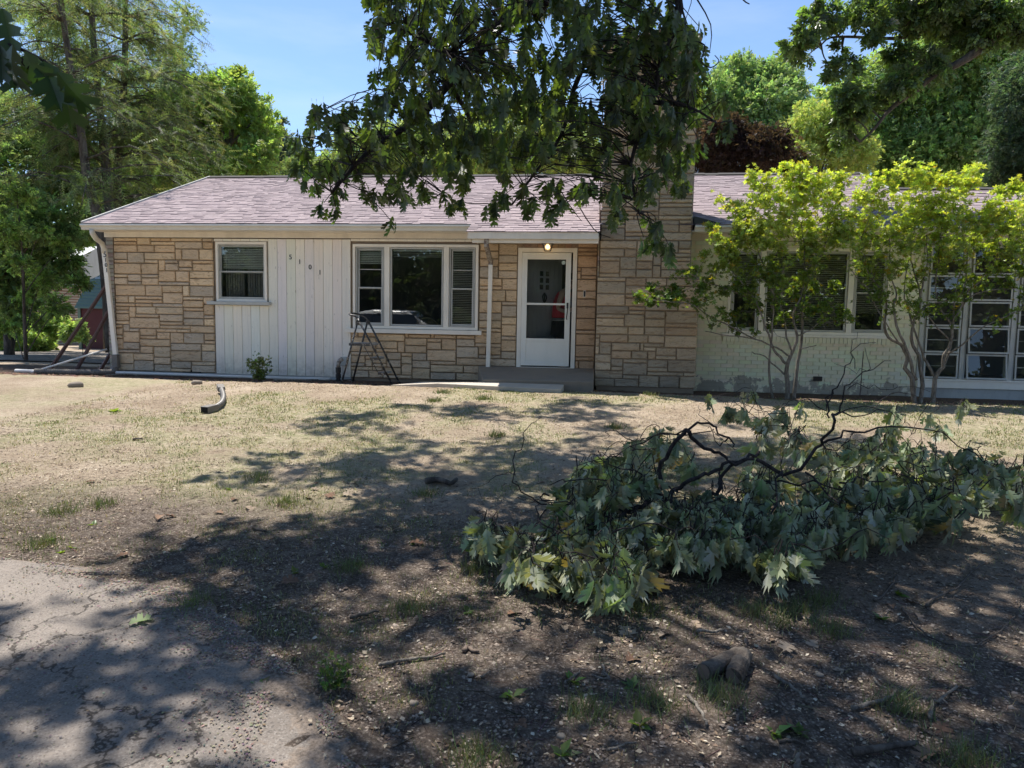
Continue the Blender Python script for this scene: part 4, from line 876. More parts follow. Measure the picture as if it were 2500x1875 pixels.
# leaves very close to the camera, top left
b = B(); P, D, Nn = [], [], []
tw = UL([(-60, 60, -4.0), (0, 100, -4.0), (50, 120, -4.0), (110, 150, -4.0), (150, 180, -4.0)]); limb(b, [(-3.2, -12.6, 3.9)]+tw, .008, .003, 5)
for (px, py, dx_, dz) in ((5, 20, .2, -1), (10, 100, -.3, -1), (30, 120, .1, -1), (60, 125, .25, -1), (70, 130, -.2, -1), (105, 150, .3, -1), (115, 150, -.1, -1), (140, 175, .6, -1), (0, 110, .0, -1), (30, 110, -.4, -.9), (90, 140, .0, -1.1), (-20, 80, .2, -1), (150, 180, .1, -1)):
    p = U(px, py, Y0-4.0+RNG.uniform(-.08, .08)); P.append(p); D.append((dx_, .1, dz)); Nn.append((RNG.normal()*.5, -1, .4))
tag(b.build('near_twig', MAT['barkdark'], OAK, smooth=True)); oakleaves('near_leaves', P, D, Nn, .115, (.04, .07, .025), MAT['oakleaf'], OAK, .2)
# high crown (out of the picture) whose shade falls on the foreground
def shade_density(px, py):
    top = np.interp(px, [0, 250, 400, 560, 760, 1000, 1500, 1900, 2500], [1430, 1340, 1250, 1140, 1030, 965, 975, 1040, 1140])
    d = (py-top)
    if d < 0: return 0
    if px > 950 and py > 1480: return .88
    if px > 1700 and py > 1300: return .85
    if px > 1000 and py > 1200: return .6
    if px < 900 and py > 1400: return .95
    return .66+.16*min(1, d/200)
P = []
def proj(g):
    d = g-CAM; z = d @ FW
    return (1250+FPX*(d @ RT)/z, 937.5-FPX*(d @ UP)/z) if z > .2 else (1250, 4000)
while len(P) < 960:
    x, y = RNG.uniform(-8, 7.5), RNG.uniform(-14, -1.5); g = np.array([x, y, float(GH(x, y))])
    px, py = proj(g) if y > -12.4 else (1250+x*700, 2300); sd = shade_density(px, py)
    if sd == 0: continue
    n_ = float(vn(x*.6-y*.3, y*1.1+x*.2, 1.15, 31))*.5+float(vn(x*.8, y*1.2, 2.6, 32))*.5
    if n_ > .22+.42*sd or RNG.random() > (.5+.5*sd): continue
    h = RNG.uniform(6.5, 9.5) if y < -6 else RNG.uniform(8, 11); P.append(g+SUNV*(h-g[2])/SUNV[2])
P = np.array(P); bo = B(); 
for p in P[::5]:
    s_ = np.array([4.1, -14.4, 10.5]); limb(bo, [s_, (s_+p)/2+np.array([0, 0, .8]), p], .05, .01, 5)
bo.build('high_limbs', MAT['bark'], OAK, smooth=True)
PP = np.repeat(P, 10, 0)+RNG.normal(size=(len(P)*10, 3))*np.array([.17, .17, .2]); N = len(PP)
inst('high_crown', SPRAY_V, SPRAY_F, PP, frames(rdir(N), rdir(N)*.6+np.array([0, 0, 1.])), RNG.uniform(.22, .34, N), shades(N, (.05, .08, .03), .2), MAT['oakleaf'], OAK)

# ================================================================== SHRUBS
def z3(pts, ox, oy, sc): return [(ox+sc*x, oy+sc*y) for x, y in pts]
SH1 = [(1834, 436, 26), (1870, 447, 30), (1924, 422, 26), (1960, 418, 20), (1942, 465, 40), (1997, 447, 32), (2044, 443, 26), (1852, 490, 32), (1906, 494, 40), (1978, 490, 40), (2033, 483, 32), (1790, 508, 24), (1816, 523, 24), (1754, 490, 10), (1816, 555, 32), (1863, 552, 36), (1917, 545, 36), (1978, 545, 40), (2044, 545, 36), (1743, 573, 15), (1762, 602, 25), (1798, 592, 25), (1852, 588, 32), (1890, 599, 28), (1978, 595, 36), (2033, 588, 32), (1722, 620, 12), (1790, 617, 20), (1689, 660, 18), (1653, 668, 10), (1747, 653, 16), (1798, 653, 20), (1834, 660, 20), (1870, 675, 16), (1646, 707, 18), (1606, 718, 14), (1588, 700, 8), (1563, 729, 14), (1592, 740, 14), (1635, 736, 18), (1671, 725, 18), (1715, 700, 18), (1725, 722, 14), (1762, 715, 12), (1845, 689, 20), (1906, 689, 18), (1960, 682, 18), (1827, 711, 14), (1906, 736, 12), (1945, 725, 14), (1979, 762, 14), (2015, 747, 18), (2062, 762, 16), (2075, 780, 10), (1762, 762, 14), (1790, 769, 18), (1747, 794, 12), (1798, 805, 16), (1845, 808, 14), (1888, 801, 12), (1700, 740, 12), (1930, 640, 16), (2000, 640, 18), (1730, 550, 10)]
SH2 = [(2135, 454, 32), (2182, 440, 26), (2225, 422, 26), (2262, 436, 30), (2316, 440, 26), (2370, 422, 24), (2363, 454, 26), (2102, 483, 26), (2153, 490, 36), (2218, 483, 40), (2280, 483, 40), (2334, 490, 36), (2443, 472, 22), (2479, 458, 26), (2414, 508, 32), (2471, 508, 36), (2497, 545, 36), (2081, 527, 22), (2124, 537, 32), (2189, 537, 40), (2247, 527, 36), (2298, 537, 40), (2352, 537, 36), (2399, 552, 36), (2450, 556, 36), (2070, 574, 20), (2117, 588, 30), (2175, 581, 30), (2226, 603, 30), (2280, 581, 34), (2327, 603, 34), (2370, 588, 30), (2424, 603, 24), (2479, 603, 28), (2095, 613, 18), (2153, 631, 18), (2262, 650, 14), (2305, 668, 12), (2363, 650, 14), (2363, 686, 14), (2443, 660, 14), (2457, 693, 14), (2493, 660, 14), (2493, 733, 12), (2132, 679, 9), (2226, 700, 9), (2540, 500, 50), (2560, 600, 50), (2590, 700, 30)]
I3 = lambda p: z3(p, 1400, 400, .3616)
I4 = lambda p: z3(p, 1900, 400, .3617)
ST1 = [(I3([(1350, 1590), (1320, 1400), (1330, 1230), (1350, 1000), (1345, 850), (1300, 700)]), .022, -.1), (I3([(1450, 1580), (1440, 1450), (1440, 1350), (1480, 1270), (1510, 1160), (1480, 1020), (1550, 850), (1560, 650), (1540, 400)]), .042, 0), (I3([(1490, 1590), (1505, 1400), (1540, 1200), (1550, 1000), (1580, 800), (1700, 550), (1720, 300)]), .034, .1), (I3([(1440, 1350), (1370, 1280), (1330, 1200), (1280, 1050), (1230, 920), (1130, 800), (1050, 650)]), .024, -.1), (I3([(1440, 1430), (1370, 1370), (1290, 1300), (1205, 1270)]), .016, -.25), (I3([(1465, 1300), (1370, 1240), (1220, 1180), (1050, 1160), (890, 1130)]), .016, -.2), (I3([(1480, 1270), (1440, 1180), (1430, 1080), (1400, 950), (1420, 700), (1380, 450)]), .018, .1), (I3([(1510, 1160), (1600, 1120), (1660, 1070)]), .013, -.1), (I3([(1540, 1250), (1590, 1240), (1640, 1225)]), .009, 0), (I3([(1220, 1180), (1050, 1090), (900, 1020), (800, 950), (650, 930), (520, 920)]), .012, -.35), (I3([(1230, 920), (1000, 830), (850, 780), (780, 720)]), .012, -.3), (I3([(1340, 1000), (1330, 800), (1250, 600), (1200, 350)]), .014, .1)]
ST2 = [(I4([(930, 1600), (900, 1450), (860, 1380), (870, 1300), (830, 1220), (740, 1170), (715, 1080), (730, 980), (720, 880), (660, 810), (600, 700), (560, 500)]), .040, 0), (I4([(960, 1600), (970, 1500), (950, 1300), (900, 1200), (910, 1080), (950, 1000), (960, 880), (920, 740), (900, 600), (920, 400)]), .036, .1), (I4([(930, 1460), (870, 1260), (800, 1100), (780, 960), (800, 880), (760, 760), (750, 500)]), .028, -.1), (I4([(1045, 1600), (1060, 1450), (1110, 1370), (1120, 1290), (1170, 1200), (1170, 1080), (1230, 980), (1290, 850), (1400, 760), (1500, 600)]), .038, -.05), (I4([(1060, 1440), (1000, 1340), (960, 1230), (880, 1000), (850, 860), (880, 650)]), .026, .1), (I4([(1120, 1290), (1200, 1250), (1270, 1200), (1400, 1090), (1560, 1020), (1650, 980)]), .016, -.3), (I4([(1170, 1080), (1100, 980), (1060, 850), (1080, 650), (1100, 450)]), .018, .1), (I4([(720, 880), (640, 850), (560, 800), (480, 700)]), .012, -.2), (I4([(830, 1220), (790, 1180), (680, 1000), (600, 860)]), .014, -.1), (I4([(1230, 980), (1290, 900), (1450, 850), (1620, 840)]), .013, -.2), (I4([(950, 1000), (1020, 950), (1130, 920), (1250, 860), (1280, 600)]), .015, 0), (I4([(960, 880), (1000, 700), (1000, 480)]), .012, .1), (I4([(1170, 1200), (1080, 1110), (990, 1000)]), .015, 0), (I4([(1105, 1380), (1160, 1250), (1180, 1050), (1200, 850), (1260, 650)]), .02, 0)]
def shrub(label, blobs, stems, y, seed, n):
    T0 = U(*stems[1][0][0], y); gz_ = float(GH(T0[0], y)); T = empty('flowering_shrub', (T0[0], y, gz_), label, 'shrub', 'multi-stemmed shrubs by the brick wall')
    b = B(); pts = []; first = True
    for pl, r, dy_ in stems:
        P = [U(px, py, y+dy_*min(1, i/3)) for i, (px, py) in enumerate(pl)]
        if pl[0][1] > 960: P[0][2] = min(P[0][2], gz_)-.06
        pts += limb(b, P, r, .006, 7, .006)[2:]
    C = blobs3(blobs, y, .28); tw = pts[:]
    for c in C:
        for k in range(3):
            e = c[:3]+rdir(1)[0]*c[3]*.7; q = min(tw, key=lambda q: np.linalg.norm(q-e)+1.2*max(0, q[2]-e[2]+.1)); lm = limb(b, [q, (q+e)/2+RNG.normal(size=3)*.04, e], .006, .002, 4, .006); tw += lm[3::2]
    b.build('stems', MAT['barkpale'], T, smooth=True)
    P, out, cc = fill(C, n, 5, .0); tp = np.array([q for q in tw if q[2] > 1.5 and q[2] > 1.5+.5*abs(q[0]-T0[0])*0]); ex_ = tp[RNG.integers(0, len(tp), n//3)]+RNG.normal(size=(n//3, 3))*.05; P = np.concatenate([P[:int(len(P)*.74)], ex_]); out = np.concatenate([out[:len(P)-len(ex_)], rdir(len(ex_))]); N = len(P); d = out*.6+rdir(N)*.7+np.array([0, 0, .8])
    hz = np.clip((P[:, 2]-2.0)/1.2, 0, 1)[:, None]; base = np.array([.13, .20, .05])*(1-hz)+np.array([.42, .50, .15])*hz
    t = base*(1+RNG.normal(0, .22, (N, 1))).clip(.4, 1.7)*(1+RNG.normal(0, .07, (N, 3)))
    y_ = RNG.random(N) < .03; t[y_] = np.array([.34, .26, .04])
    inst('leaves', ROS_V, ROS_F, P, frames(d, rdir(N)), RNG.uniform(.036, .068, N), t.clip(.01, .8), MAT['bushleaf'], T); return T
shrub('left of two airy bright green shrubs, beside the chimney under the brick wall window', SH1+[(1880, 650, 22), (1940, 700, 18), (1810, 700, 16), (1990, 700, 16), (1900, 780, 12), (1850, 745, 14), (2040, 700, 16), (1770, 640, 16)], ST1, -1.4, 1, 6800)
shrub('right of two airy bright green shrubs, before the glazed porch', SH2+[(2110, 650, 14), (2190, 650, 16), (2230, 740, 10), (2310, 620, 18), (2410, 640, 16), (2340, 720, 10), (2150, 720, 8), (2400, 700, 10), (2470, 620, 20)], ST2, -1.45, 2, 7000)
# small shrub by the siding
def small_bush(px, py, h, label, name='small_shrub', n=260, w=.22, col=(.14, .19, .06), size=.04):
    g = G(px, py); T = empty(name, tuple(g), label, 'plant'); b = B(); ends = []
    for k in range(9):
        a = RNG.uniform(0, 6.28); rr = w*RNG.uniform(.2, 1); e = g+np.array([rr*math.cos(a), rr*math.sin(a)*.7, h*RNG.uniform(.6, 1)]); ends += limb(b, [g-np.array([0, 0, .03]), g*.5+e*.5+np.array([0, 0, -.02]), e], .006, .002, 4, .005)[2:]
    b.build('stems', MAT['bark'], T); E0 = np.array(ends)[RNG.integers(0, len(ends), n)]+RNG.normal(size=(n, 3))*w*.18; E0[:, 2] = np.maximum(E0[:, 2], g[2]+.04)
    inst('leaves', ROS_V, ROS_F, E0, frames(rdir(n)+np.array([0, 0, .8]), rdir(n)), RNG.uniform(.7, 1.3, n)*size, shades(n, col, .3), MAT['bushleaf'], T); return T
small_bush(633, 931, .50, 'small dark green round-leaved shrub before the white siding')
small_bush(830, 1695, .13, 'small bushy ground plant beside the asphalt edge', 'weed_clump', 200, .09, (.10, .17, .06), .014)

# ================================================================== FALLEN OAK BRANCHES
def Hh(px, py, h):
    d = ray(px, py); z = .2
    for _ in range(25):
        P = CAM+(z+h-CAM[2])/d[2]*d; z = .5*z+.5*float(GH(P[0], P[1]))
    return CAM+(z+h-CAM[2])/d[2]*d
PZ = lambda x, y: (1100+.6329*x, 900+.6329*y)
YTW = Hh(*PZ(1480, 185), .80)[1]
def Hp(x, y, h): return U(*PZ(x, y), YTW) if h > .84 else Hh(*PZ(x, y), h)
LIMA = [([(600, 565, .10), (640, 580, .10), (720, 540, .16), (790, 480, .25), (815, 400, .38), (850, 300, .58), (905, 235, .70)], .030, .022), ([(790, 480, .25), (830, 515, .22), (870, 470, .28), (930, 435, .36), (1000, 400, .42), (1060, 370, .48), (1130, 350, .5), (1190, 320, .52)], .028, .016),
        ([(1000, 500, .22), (1040, 460, .28), (1050, 400, .38), (1100, 360, .46), (1190, 330, .5)], .024, .014), ([(905, 235, .70), (960, 290, .6), (1030, 320, .54), (1080, 350, .5), (1170, 350, .5)], .022, .014), ([(905, 235, .7), (950, 205, .74), (1010, 215, .72), (1060, 260, .65), (1090, 300, .58)], .014, .009),
        ([(700, 560, .12), (560, 510, .2), (380, 520, .25), (300, 490, .36), (250, 430, .5), (260, 320, .68), (290, 240, .82), (345, 190, .9)], .011, .003), ([(905, 235, .7), (780, 270, .6), (700, 300, .52), (620, 340, .45)], .009, .004), ([(380, 490, .3), (350, 500, .3), (400, 515, .25), (415, 500, .28)], .009, .006), ([(250, 410, .5), (180, 410, .42), (130, 450, .3), (120, 500, .2)], .005, .002), ([(380, 520, .2), (340, 600, .1), (300, 640, .06), (180, 640, .04)], .007, .004), ([(640, 340, .4), (560, 370, .35), (480, 400, .3)], .007, .004), ([(640, 560, .12), (740, 600, .1), (800, 700, .08)], .010, .005), ([(560, 510, .2), (520, 600, .2), (420, 680, .2), (300, 720, .15)], .012, .005), ([(600, 520, .2), (620, 640, .2), (600, 740, .18), (560, 800, .15)], .011, .005), ([(1000, 500, .22), (900, 560, .22), (860, 620, .2), (880, 720, .15)], .011, .005)]
LIMB_ = [([(1180, 350, .5), (1280, 400, .42), (1370, 360, .5), (1420, 290, .62), (1470, 200, .8), (1500, 170, .85)], .020, .015), ([(1460, 190, .8), (1455, 140, .95), (1470, 80, 1.1), (1530, 0, 1.35), (1560, -60, 1.5), (1640, -100, 1.6)], .010, .003), ([(1500, 170, .85), (1530, 80, 1.05), (1620, 0, 1.25), (1700, -30, 1.3)], .009, .003), ([(1430, 290, .62), (1500, 260, .68), (1600, 230, .72), (1750, 220, .7), (1880, 250, .6), (1990, 310, .45), (2060, 350, .35)], .014, .005), ([(1500, 170, .85), (1600, 190, .8), (1690, 170, .82), (1740, 200, .74)], .008, .003), ([(1280, 420, .4), (1280, 340, .5)], .008, .005), ([(1190, 430, .35), (1350, 440, .35), (1500, 460, .33), (1700, 490, .28), (1900, 560, .15)], .012, .005), ([(1280, 400, .42), (1250, 520, .3), (1200, 620, .22)], .013, .006), ([(1370, 400, .4), (1500, 520, .3), (1560, 620, .2)], .012, .005), ([(1990, 310, .45), (2100, 400, .3), (2190, 520, .12)], .008, .004), ([(1500, 440, .35), (1620, 420, .35), (1780, 420, .35), (1900, 470, .25)], .011, .005), ([(1150, 170, .6), (1110, 90, .7), (1150, 70, .72), (1175, 100, .65)], .005, .002), ([(1010, 215, .72), (960, 180, .7), (955, 140, .7)], .005, .002), ([(1500, 170, .85), (1650, 150, .8), (1720, 90, .8), (1850, 120, .62), (1960, 140, .45)], .006, .003), ([(1530, 80, 1.05), (1600, 60, 1.05), (1700, 90, .95), (1770, 70, .95), (1850, 90, .85)], .004, .002), ([(1560, 0, 1.3), (1540, -90, 1.5), (1570, -140, 1.6)], .004, .002), ([(1620, 0, 1.25), (1600, -80, 1.45)], .003, .002), ([(1620, 0, 1.2), (1560, 20, 1.2), (1480, -20, 1.3)], .003, .002), ([(1300, 300, .5), (1320, 200, .6), (1340, 160, .65)], .006, .003)]
LBA = [(120, 640, 34), (150, 690, 36), (230, 690, 45), (280, 750, 55), (420, 700, 60), (350, 790, 55), (480, 780, 65), (560, 820, 70), (650, 830, 65), (720, 780, 50), (600, 700, 70), (480, 630, 45), (640, 640, 55), (560, 560, 45), (720, 640, 40), (800, 600, 55), (870, 600, 60), (950, 600, 65), (900, 690, 60), (980, 690, 55), (500, 480, 45), (450, 545, 40), (640, 390, 45), (560, 410, 45), (510, 430, 36), (720, 330, 42), (800, 320, 40), (800, 250, 22), (870, 310, 36), (680, 440, 50), (760, 430, 50), (1000, 540, 55), (620, 480, 45), (930, 380, 36)]
LBB = [(1050, 600, 65), (1150, 560, 65), (1110, 670, 60), (1200, 730, 55), (1280, 770, 42), (1370, 710, 55), (1330, 640, 65), (1260, 590, 60), (1430, 620, 55), (1400, 550, 60), (1500, 540, 65), (1600, 560, 60), (1560, 630, 45), (1700, 560, 65), (1720, 610, 45), (1820, 540, 60), (1900, 575, 50), (1940, 600, 25), (1880, 480, 60), (1780, 440, 60), (1650, 440, 60), (1550, 450, 55), (1450, 480, 50), (1960, 480, 55), (2050, 450, 55), (2100, 400, 50), (2150, 470, 55), (2190, 540, 42), (2000, 370, 50), (1880, 360, 50), (1780, 340, 50), (1650, 330, 52), (1560, 340, 52), (1700, 270, 42), (1500, 400, 48), (1350, 300, 42), (1300, 280, 34), (1210, 240, 30), (1200, 300, 36), (980, 140, 22), (1080, 185, 26), (1160, 110, 20), (1130, 180, 14), (1290, 190, 24), (1360, 160, 24), (1250, 180, 14), (1730, 180, 24), (1990, 165, 26), (1840, 210, 18), (1900, 240, 16), (1280, 470, 50), (1180, 440, 45), (1450, 380, 45), (2190, 440, 40), (2230, 500, 45)]
def pile(label, lims, blobs, loc, k_):
    T = empty('cut_oak_branch', tuple(loc), label, 'branch', 'cut oak branches lying on the lawn'); b = B(); pts = []
    for pl, r0, r1 in lims: pts += limb(b, [Hp(*p) for p in pl], r0*.66, r1*.6, 8, .014)
    P, D, Nn = [], [], []
    for (x, y, r) in blobs:
        base = np.interp(y, [100, 250, 400, 550, 700, 850], [.50, .36, .25, .18, .13, .08])
        for k in range(max(2, int(round((r/50)**2*k_)))):
            a = RNG.uniform(0, 6.28); q = r*math.sqrt(RNG.random()); h = max(.06, base+RNG.uniform(-.16, .12)); c = Hp(x+q*math.cos(a), y+q*math.sin(a), h)
            c = c+np.array([0, 0, .05]); gz_ = float(GH(c[0], c[1])); s_ = min(pts, key=lambda p: np.linalg.norm(p-c)); pts += limb(b, [s_, (s_+c)/2+np.array([0, 0, .06])+RNG.normal(size=3)*.03, c], .004, .0022, 4, .005)[3:]
            for j in range(RNG.integers(3, 6)):
                az = RNG.uniform(0, 6.28); out = np.array([math.cos(az), math.sin(az), 0]); hh = c[2]-gz_
                if hh < .16: d = out+np.array([0, 0, -.35*hh/.16])
                else: d = out*RNG.uniform(.1, 1.1)+np.array([0, 0, -1.])+RNG.normal(size=3)*.15
                P.append(c+RNG.normal(size=3)*.02); D.append(d); Nn.append((np.array([0, 0, 1.]) if hh < .16 else out+np.array([0, 0, .4]))+RNG.normal(size=3)*.35)
    for k in range(34):
        o = pts[RNG.integers(len(pts))]; a = RNG.uniform(0, 6.28); L = RNG.uniform(.25, .6); h = np.array([math.cos(a), math.sin(a)*.7, RNG.uniform(-.25, .35)]); e = o+h*L; e[2] = max(e[2], float(GH(e[0], e[1]))+.03); limb(b, [o, o+h*L*.4+RNG.normal(size=3)*.05, o+h*L*.7+RNG.normal(size=3)*.05, e], .006, .002, 4, .008)
    b.build('bare_limbs', MAT['barkdark'], T, smooth=True)
    P, D, Nn = map(np.array, (P, D, Nn)); n_ = np.linalg.norm(D, axis=1); tips = P+D/n_[:, None]*.19; gz_ = GH(tips[:, 0], tips[:, 1])+.012; low = tips[:, 2] < gz_; P[low, 2] += (gz_-tips[:, 2])[low]*.8
    oakleaves('wilting_leaves', P, D, Nn, .128, (.20, .245, .14), MAT['cutleaf'], T, .45, ts=CUT, wid=.82, pale=.14)
pile('nearer drooping cut oak branch with thick forked bare limbs', LIMA, LBA, G(1500, 1250), 11.5)
pile('farther cut oak branch spreading right with tall bare twigs', LIMB_, LBB, G(2000, 1180), 10.5)

# ================================================================== LADDER AND PIPES
yN, yF = -1.02, -.62
T = empty('step_ladder', tuple(U(900, 943, -.85)), 'black paint-spattered folding step ladder standing below the picture window', 'ladder')
def LZ(x, y, yy_): return U(820+.13265*x, 740+.13265*y, yy_)
def flr(p): p = p.copy(); p[2] = float(GH(p[0], p[1]))+.005; return p
b = B(); hnd = [LZ(400, 290, yN), LZ(360, 245, yN), LZ(300, 225, yN), LZ(250, 205, yN+.03), LZ(300, 188, yF-.12), LZ(380, 195, yF), LZ(450, 215, yF), LZ(550, 265, yF), LZ(590, 320, yF)]
b.tube(limb(B(), hnd, .01, .01), .017, 8); b.build('handle', MAT['ladder'], T, smooth=True)
def pipeobj(name, pts, r, mat='ladder', p=T): b = B(); b.tube(pts, r, 8); return b.build(name, MAT[mat], p, smooth=True)
pipeobj('rail', [LZ(400, 290, yN), LZ(620, 690, yN), flr(LZ(1040, 1530, yN))], .018); pipeobj('rail', [LZ(590, 320, yF), LZ(820, 760, yF), flr(LZ(1180, 1475, yF))], .018)
pipeobj('leg', [LZ(400, 345, yN), flr(LZ(105, 1545, yN))], .017); pipeobj('leg', [LZ(580, 345, yF), flr(LZ(305, 1490, yF))], .017)
pipeobj('brace', [LZ(505, 765, yN+.03), LZ(640, 1020, yN+.03), LZ(780, 1290, yN+.03)], .006); pipeobj('brace', [flr(LZ(120, 1500, yN))+np.array([0, 0, .06]), flr(LZ(305, 1450, yF))+np.array([0, 0, .06])], .008)
for x, y, yy_ in ((400, 350, yN), (580, 350, yF)):
    b = B(); p = LZ(x+10, y, yy_); b.box(p[0]-.035, p[0]+.035, p[1]-.02, p[1]+.02, p[2]-.045, p[2]+.035); b.build('hinge_bracket', MAT['ladder'], T, bevel=.01)
for (xa, xb, y, th) in ((250, 815, 745, .03), (640, 945, 1010, .03), (780, 1080, 1280, .03)):
    b = B(); A_ = LZ(xa, y, yN+.01); B__ = LZ(xb-190 if xa > 300 else xb-175, y, yN+.01); zc = A_[2]
    b.box(A_[0], B__[0]+.02, yN, yF, zc-.028, zc+.014); s_ = b.build('tread', MAT['tread'], T, bevel=.006)
    b = B(); b.box(A_[0]-.005, B__[0]+.025, yN-.006, yN-.001, zc-.035, zc+.01); b.build('tread_bracket', MAT['ladder'], s_)
for x, y, yy_ in ((1040, 1530, yN), (1180, 1475, yF), (105, 1545, yN), (305, 1490, yF)):
    p = flr(LZ(x, y, yy_)); b = B(); b.tube([p-np.array([0, 0, .012]), p+np.array([0, 0, .04])], [.021, .016], 8); b.build('foot', MAT['blackpl'], T)

def corrugated(pts, r, pitch=.022, n=12):
    b = B(); q = limb(B(), pts, r, r); L = [0]
    for i in range(1, len(q)): L.append(L[-1]+np.linalg.norm(q[i]-q[i-1]))
    m_ = int(L[-1]/pitch)*2; P_ = []; R_ = []
    for k in range(m_+1):
        t = k/m_*L[-1]; P_.append([np.interp(t, L, [w_[a] for w_ in q]) for a in range(3)]); R_.append(r*(1.0 if k % 2 else .86))
    b.tube(P_, R_, n); return b
g = G(520, 975)
T = empty('flexible_downspout', tuple(g), 'loose curved grey-tan flexible downspout lying on the lawn', 'drain pipe')
def gp(px, py, h): return Hh(px, py, h)
q = [gp(540, 949, .07), gp(546, 968, .06), gp(540, 985, .06), gp(522, 996, .055)]
corrugated(q, .038).build('corrugated_tube', MAT['hose'], T, smooth=False)
b = B(); b.bar(gp(541, 951, .07), gp(537, 943, .09), .10, .08); b.build('square_collar', MAT['hose'], T, bevel=.008)
b = B(); b.bar(gp(524, 995, .055), gp(499, 1001, .05), .12, .09); e_ = b.build('square_outlet', MAT['hose'], T, bevel=.008)
b = B(); A_ = gp(499, 1001, .05); b.bar(A_, A_+(A_-gp(524, 995, .055))*.02, .10, .07); b.build('outlet_opening', MAT['dark'], e_)
p0 = np.array([-9.32, -.13, .37])
T = empty('corrugated_drain_hose', tuple(p0), 'ribbed grey drain hose running left from the corner downspout', 'drain pipe')
def gw(x, y, h): return np.array([x, y, float(GH(x, y))+h])
corrugated([(-9.32, -.12, .42), gw(-9.34, -.16, .07), gw(-9.55, -.3, .06), gw(-9.9, -.5, .06), gw(-10.25, -.68, .06), gw(-10.5, -.78, .06)], .06, .03).build('ribbed_tube', MAT['hose'], T)
def lonepipe(name, label, pts, r, mat='pvc', cat='pipe', group=None):
    b = B(); b.tube(limb(B(), pts, r, r), r, 10); o = b.build(name, MAT[mat], smooth=True); return tag(o, label, cat, group)
lonepipe('plastic_pipe', 'long white plastic pipe lying along the foot of the stone wall and siding', [gw(-9.2, -.28, .06), gw(-7.5, -.32, .05), gw(-6, -.33, .045), gw(-4.9, -.30, .04)], .028)
lonepipe('plastic_pipe', 'short white pipe poking out left beyond the ribbed hose', [gw(-10.3, -.5, .05), gw(-11.1, -.55, .05)], .035)
lonepipe('plastic_pipe', 'thin pale pipe propped diagonally against the house corner', [gw(-10.6, -.75, .03), (-9.62, .05, .75)], .02)
T = empty('sump_pipe', (-4.75, -.2, .3), 'grey elbow pipe with black rubber coupling by the ladder foot', 'pipe')
pp_ = U(826, 930, -.2); q = lambda dx_, z: (pp_[0]+dx_, -.2, z)
b = B(); b.tube([q(0, .52), q(.0, .60), q(.03, .66), q(.08, .69)], .04, 10); b.build('elbow', MAT['oldpipe'], T, smooth=True)
b = B(); b.tube([q(0, .22), q(0, .30), q(0, .305), q(0, .33), q(0, .335), q(0, .40), q(0, .405), q(0, .43), q(0, .435), q(0, .53)], [.05, .05, .042, .042, .052, .052, .042, .042, .05, .05], 12); b.build('rubber_coupling', MAT['blackpl'], T)
# brown metal ladder rails leaning on the house corner
for k, (a, c_, lb) in enumerate(((( -10.62, -.35), (-9.62, .12), 'wide dusty brown metal rail leaning on the house corner, farthest left'), ((-10.2, -.15), (-9.60, .3), 'second dusty brown metal rail leaning on the house corner'), ((-9.95, .2), (-9.56, .6), 'short brown metal rail closest to the corner'))):
    b = B(); h = (2.05, 1.75, 1.25)[k]; A_, E_2 = gw(a[0], a[1], 0), np.array([c_[0], c_[1], h]); b.bar(A_, E_2, .09, .035); b.bar(A_+np.array([.0, .02, 0]), E_2+np.array([.0, .02, 0]), .02, .07)
    tag(b.build('metal_rail', MAT['rust'], bevel=.004), lb, 'metal rail', 'metal rails leaning at the corner')
lonepipe('tree_root', 'dry crooked branch stub lying in the dug soil by the corner', [gw(-8.9, -1.0, .03), gw(-8.6, -.85, .06), gw(-8.45, -.7, .03)], .014, 'barkpale', 'stick')
lonepipe('wood_lath', 'long thin brown wooden lath lying by the ladder', [gw(-5.6, -1.15, .03), gw(-4.9, -.85, .05)], .016, 'barkpale', 'stick')
lonepipe('overhead_wire', 'thin dark service wire sagging from the left to the roof edge', [(-26, 3.2, 6.2), (-18, 3.2, 4.95), (-12, 3.2, 4.75), (-9.7, 3.2, 4.75)], .008, 'blackpl', 'wire')
lonepipe('ground_rod', 'thin rusty upright rod before the painted brick wall', [(4.52, -.3, .25), (4.53, -.3, 1.05)], .007, 'rust', 'rod')

# ================================================================== SHED AND NEIGHBOUR
m = M('green_metal', (.10, .15, .11), .45, .5); 
sx = U(250, 800, 13.)[0]; SHD = empty('garden_shed', (sx, 13, .1), 'green metal roofed shed with dark red walls beyond the lane', 'shed')
xl, xr = U(197, 770, 13.)[0], U(197, 770, 13.)[0]+4.6; z_e = U(230, 752, 13.)[2]; z_k = U(230, 682, 14.)[2]; z_r = U(230, 648, 15.5)[2]
b = B(); b.box(xl, xr, 13, 18, -.2, z_e); b.build('wall', M('red_siding', (.085, .02, .022), .6).m, SHD)
def slope(b, y0, z0, y1, z1, n, x0, x1):
    for k in range(n):
        t0, t1 = k/n, (k+1)/n; tm = t0+.25/n
        def q(t, o): return (y0+(y1-y0)*t, z0+(z1-z0)*t+o)
        for (ta, oa), (tb, ob) in (((t0, 0), (tm, .045)), ((tm, .045), (t0+.5/n, .045)), ((t0+.5/n, .045), (t0+.75/n, 0)), ((t0+.75/n, 0), (t1, 0))):
            A_, C_ = q(ta, oa), q(tb, ob); b.add([(x0, *A_), (x1, *A_), (x1, *C_), (x0, *C_)], [(0, 1, 2, 3)])
b = B(); slope(b, 12.8, z_e-.02, 13.7, z_k, 9, xl-.1, xr); b.build('lower_roof', m.m, SHD)
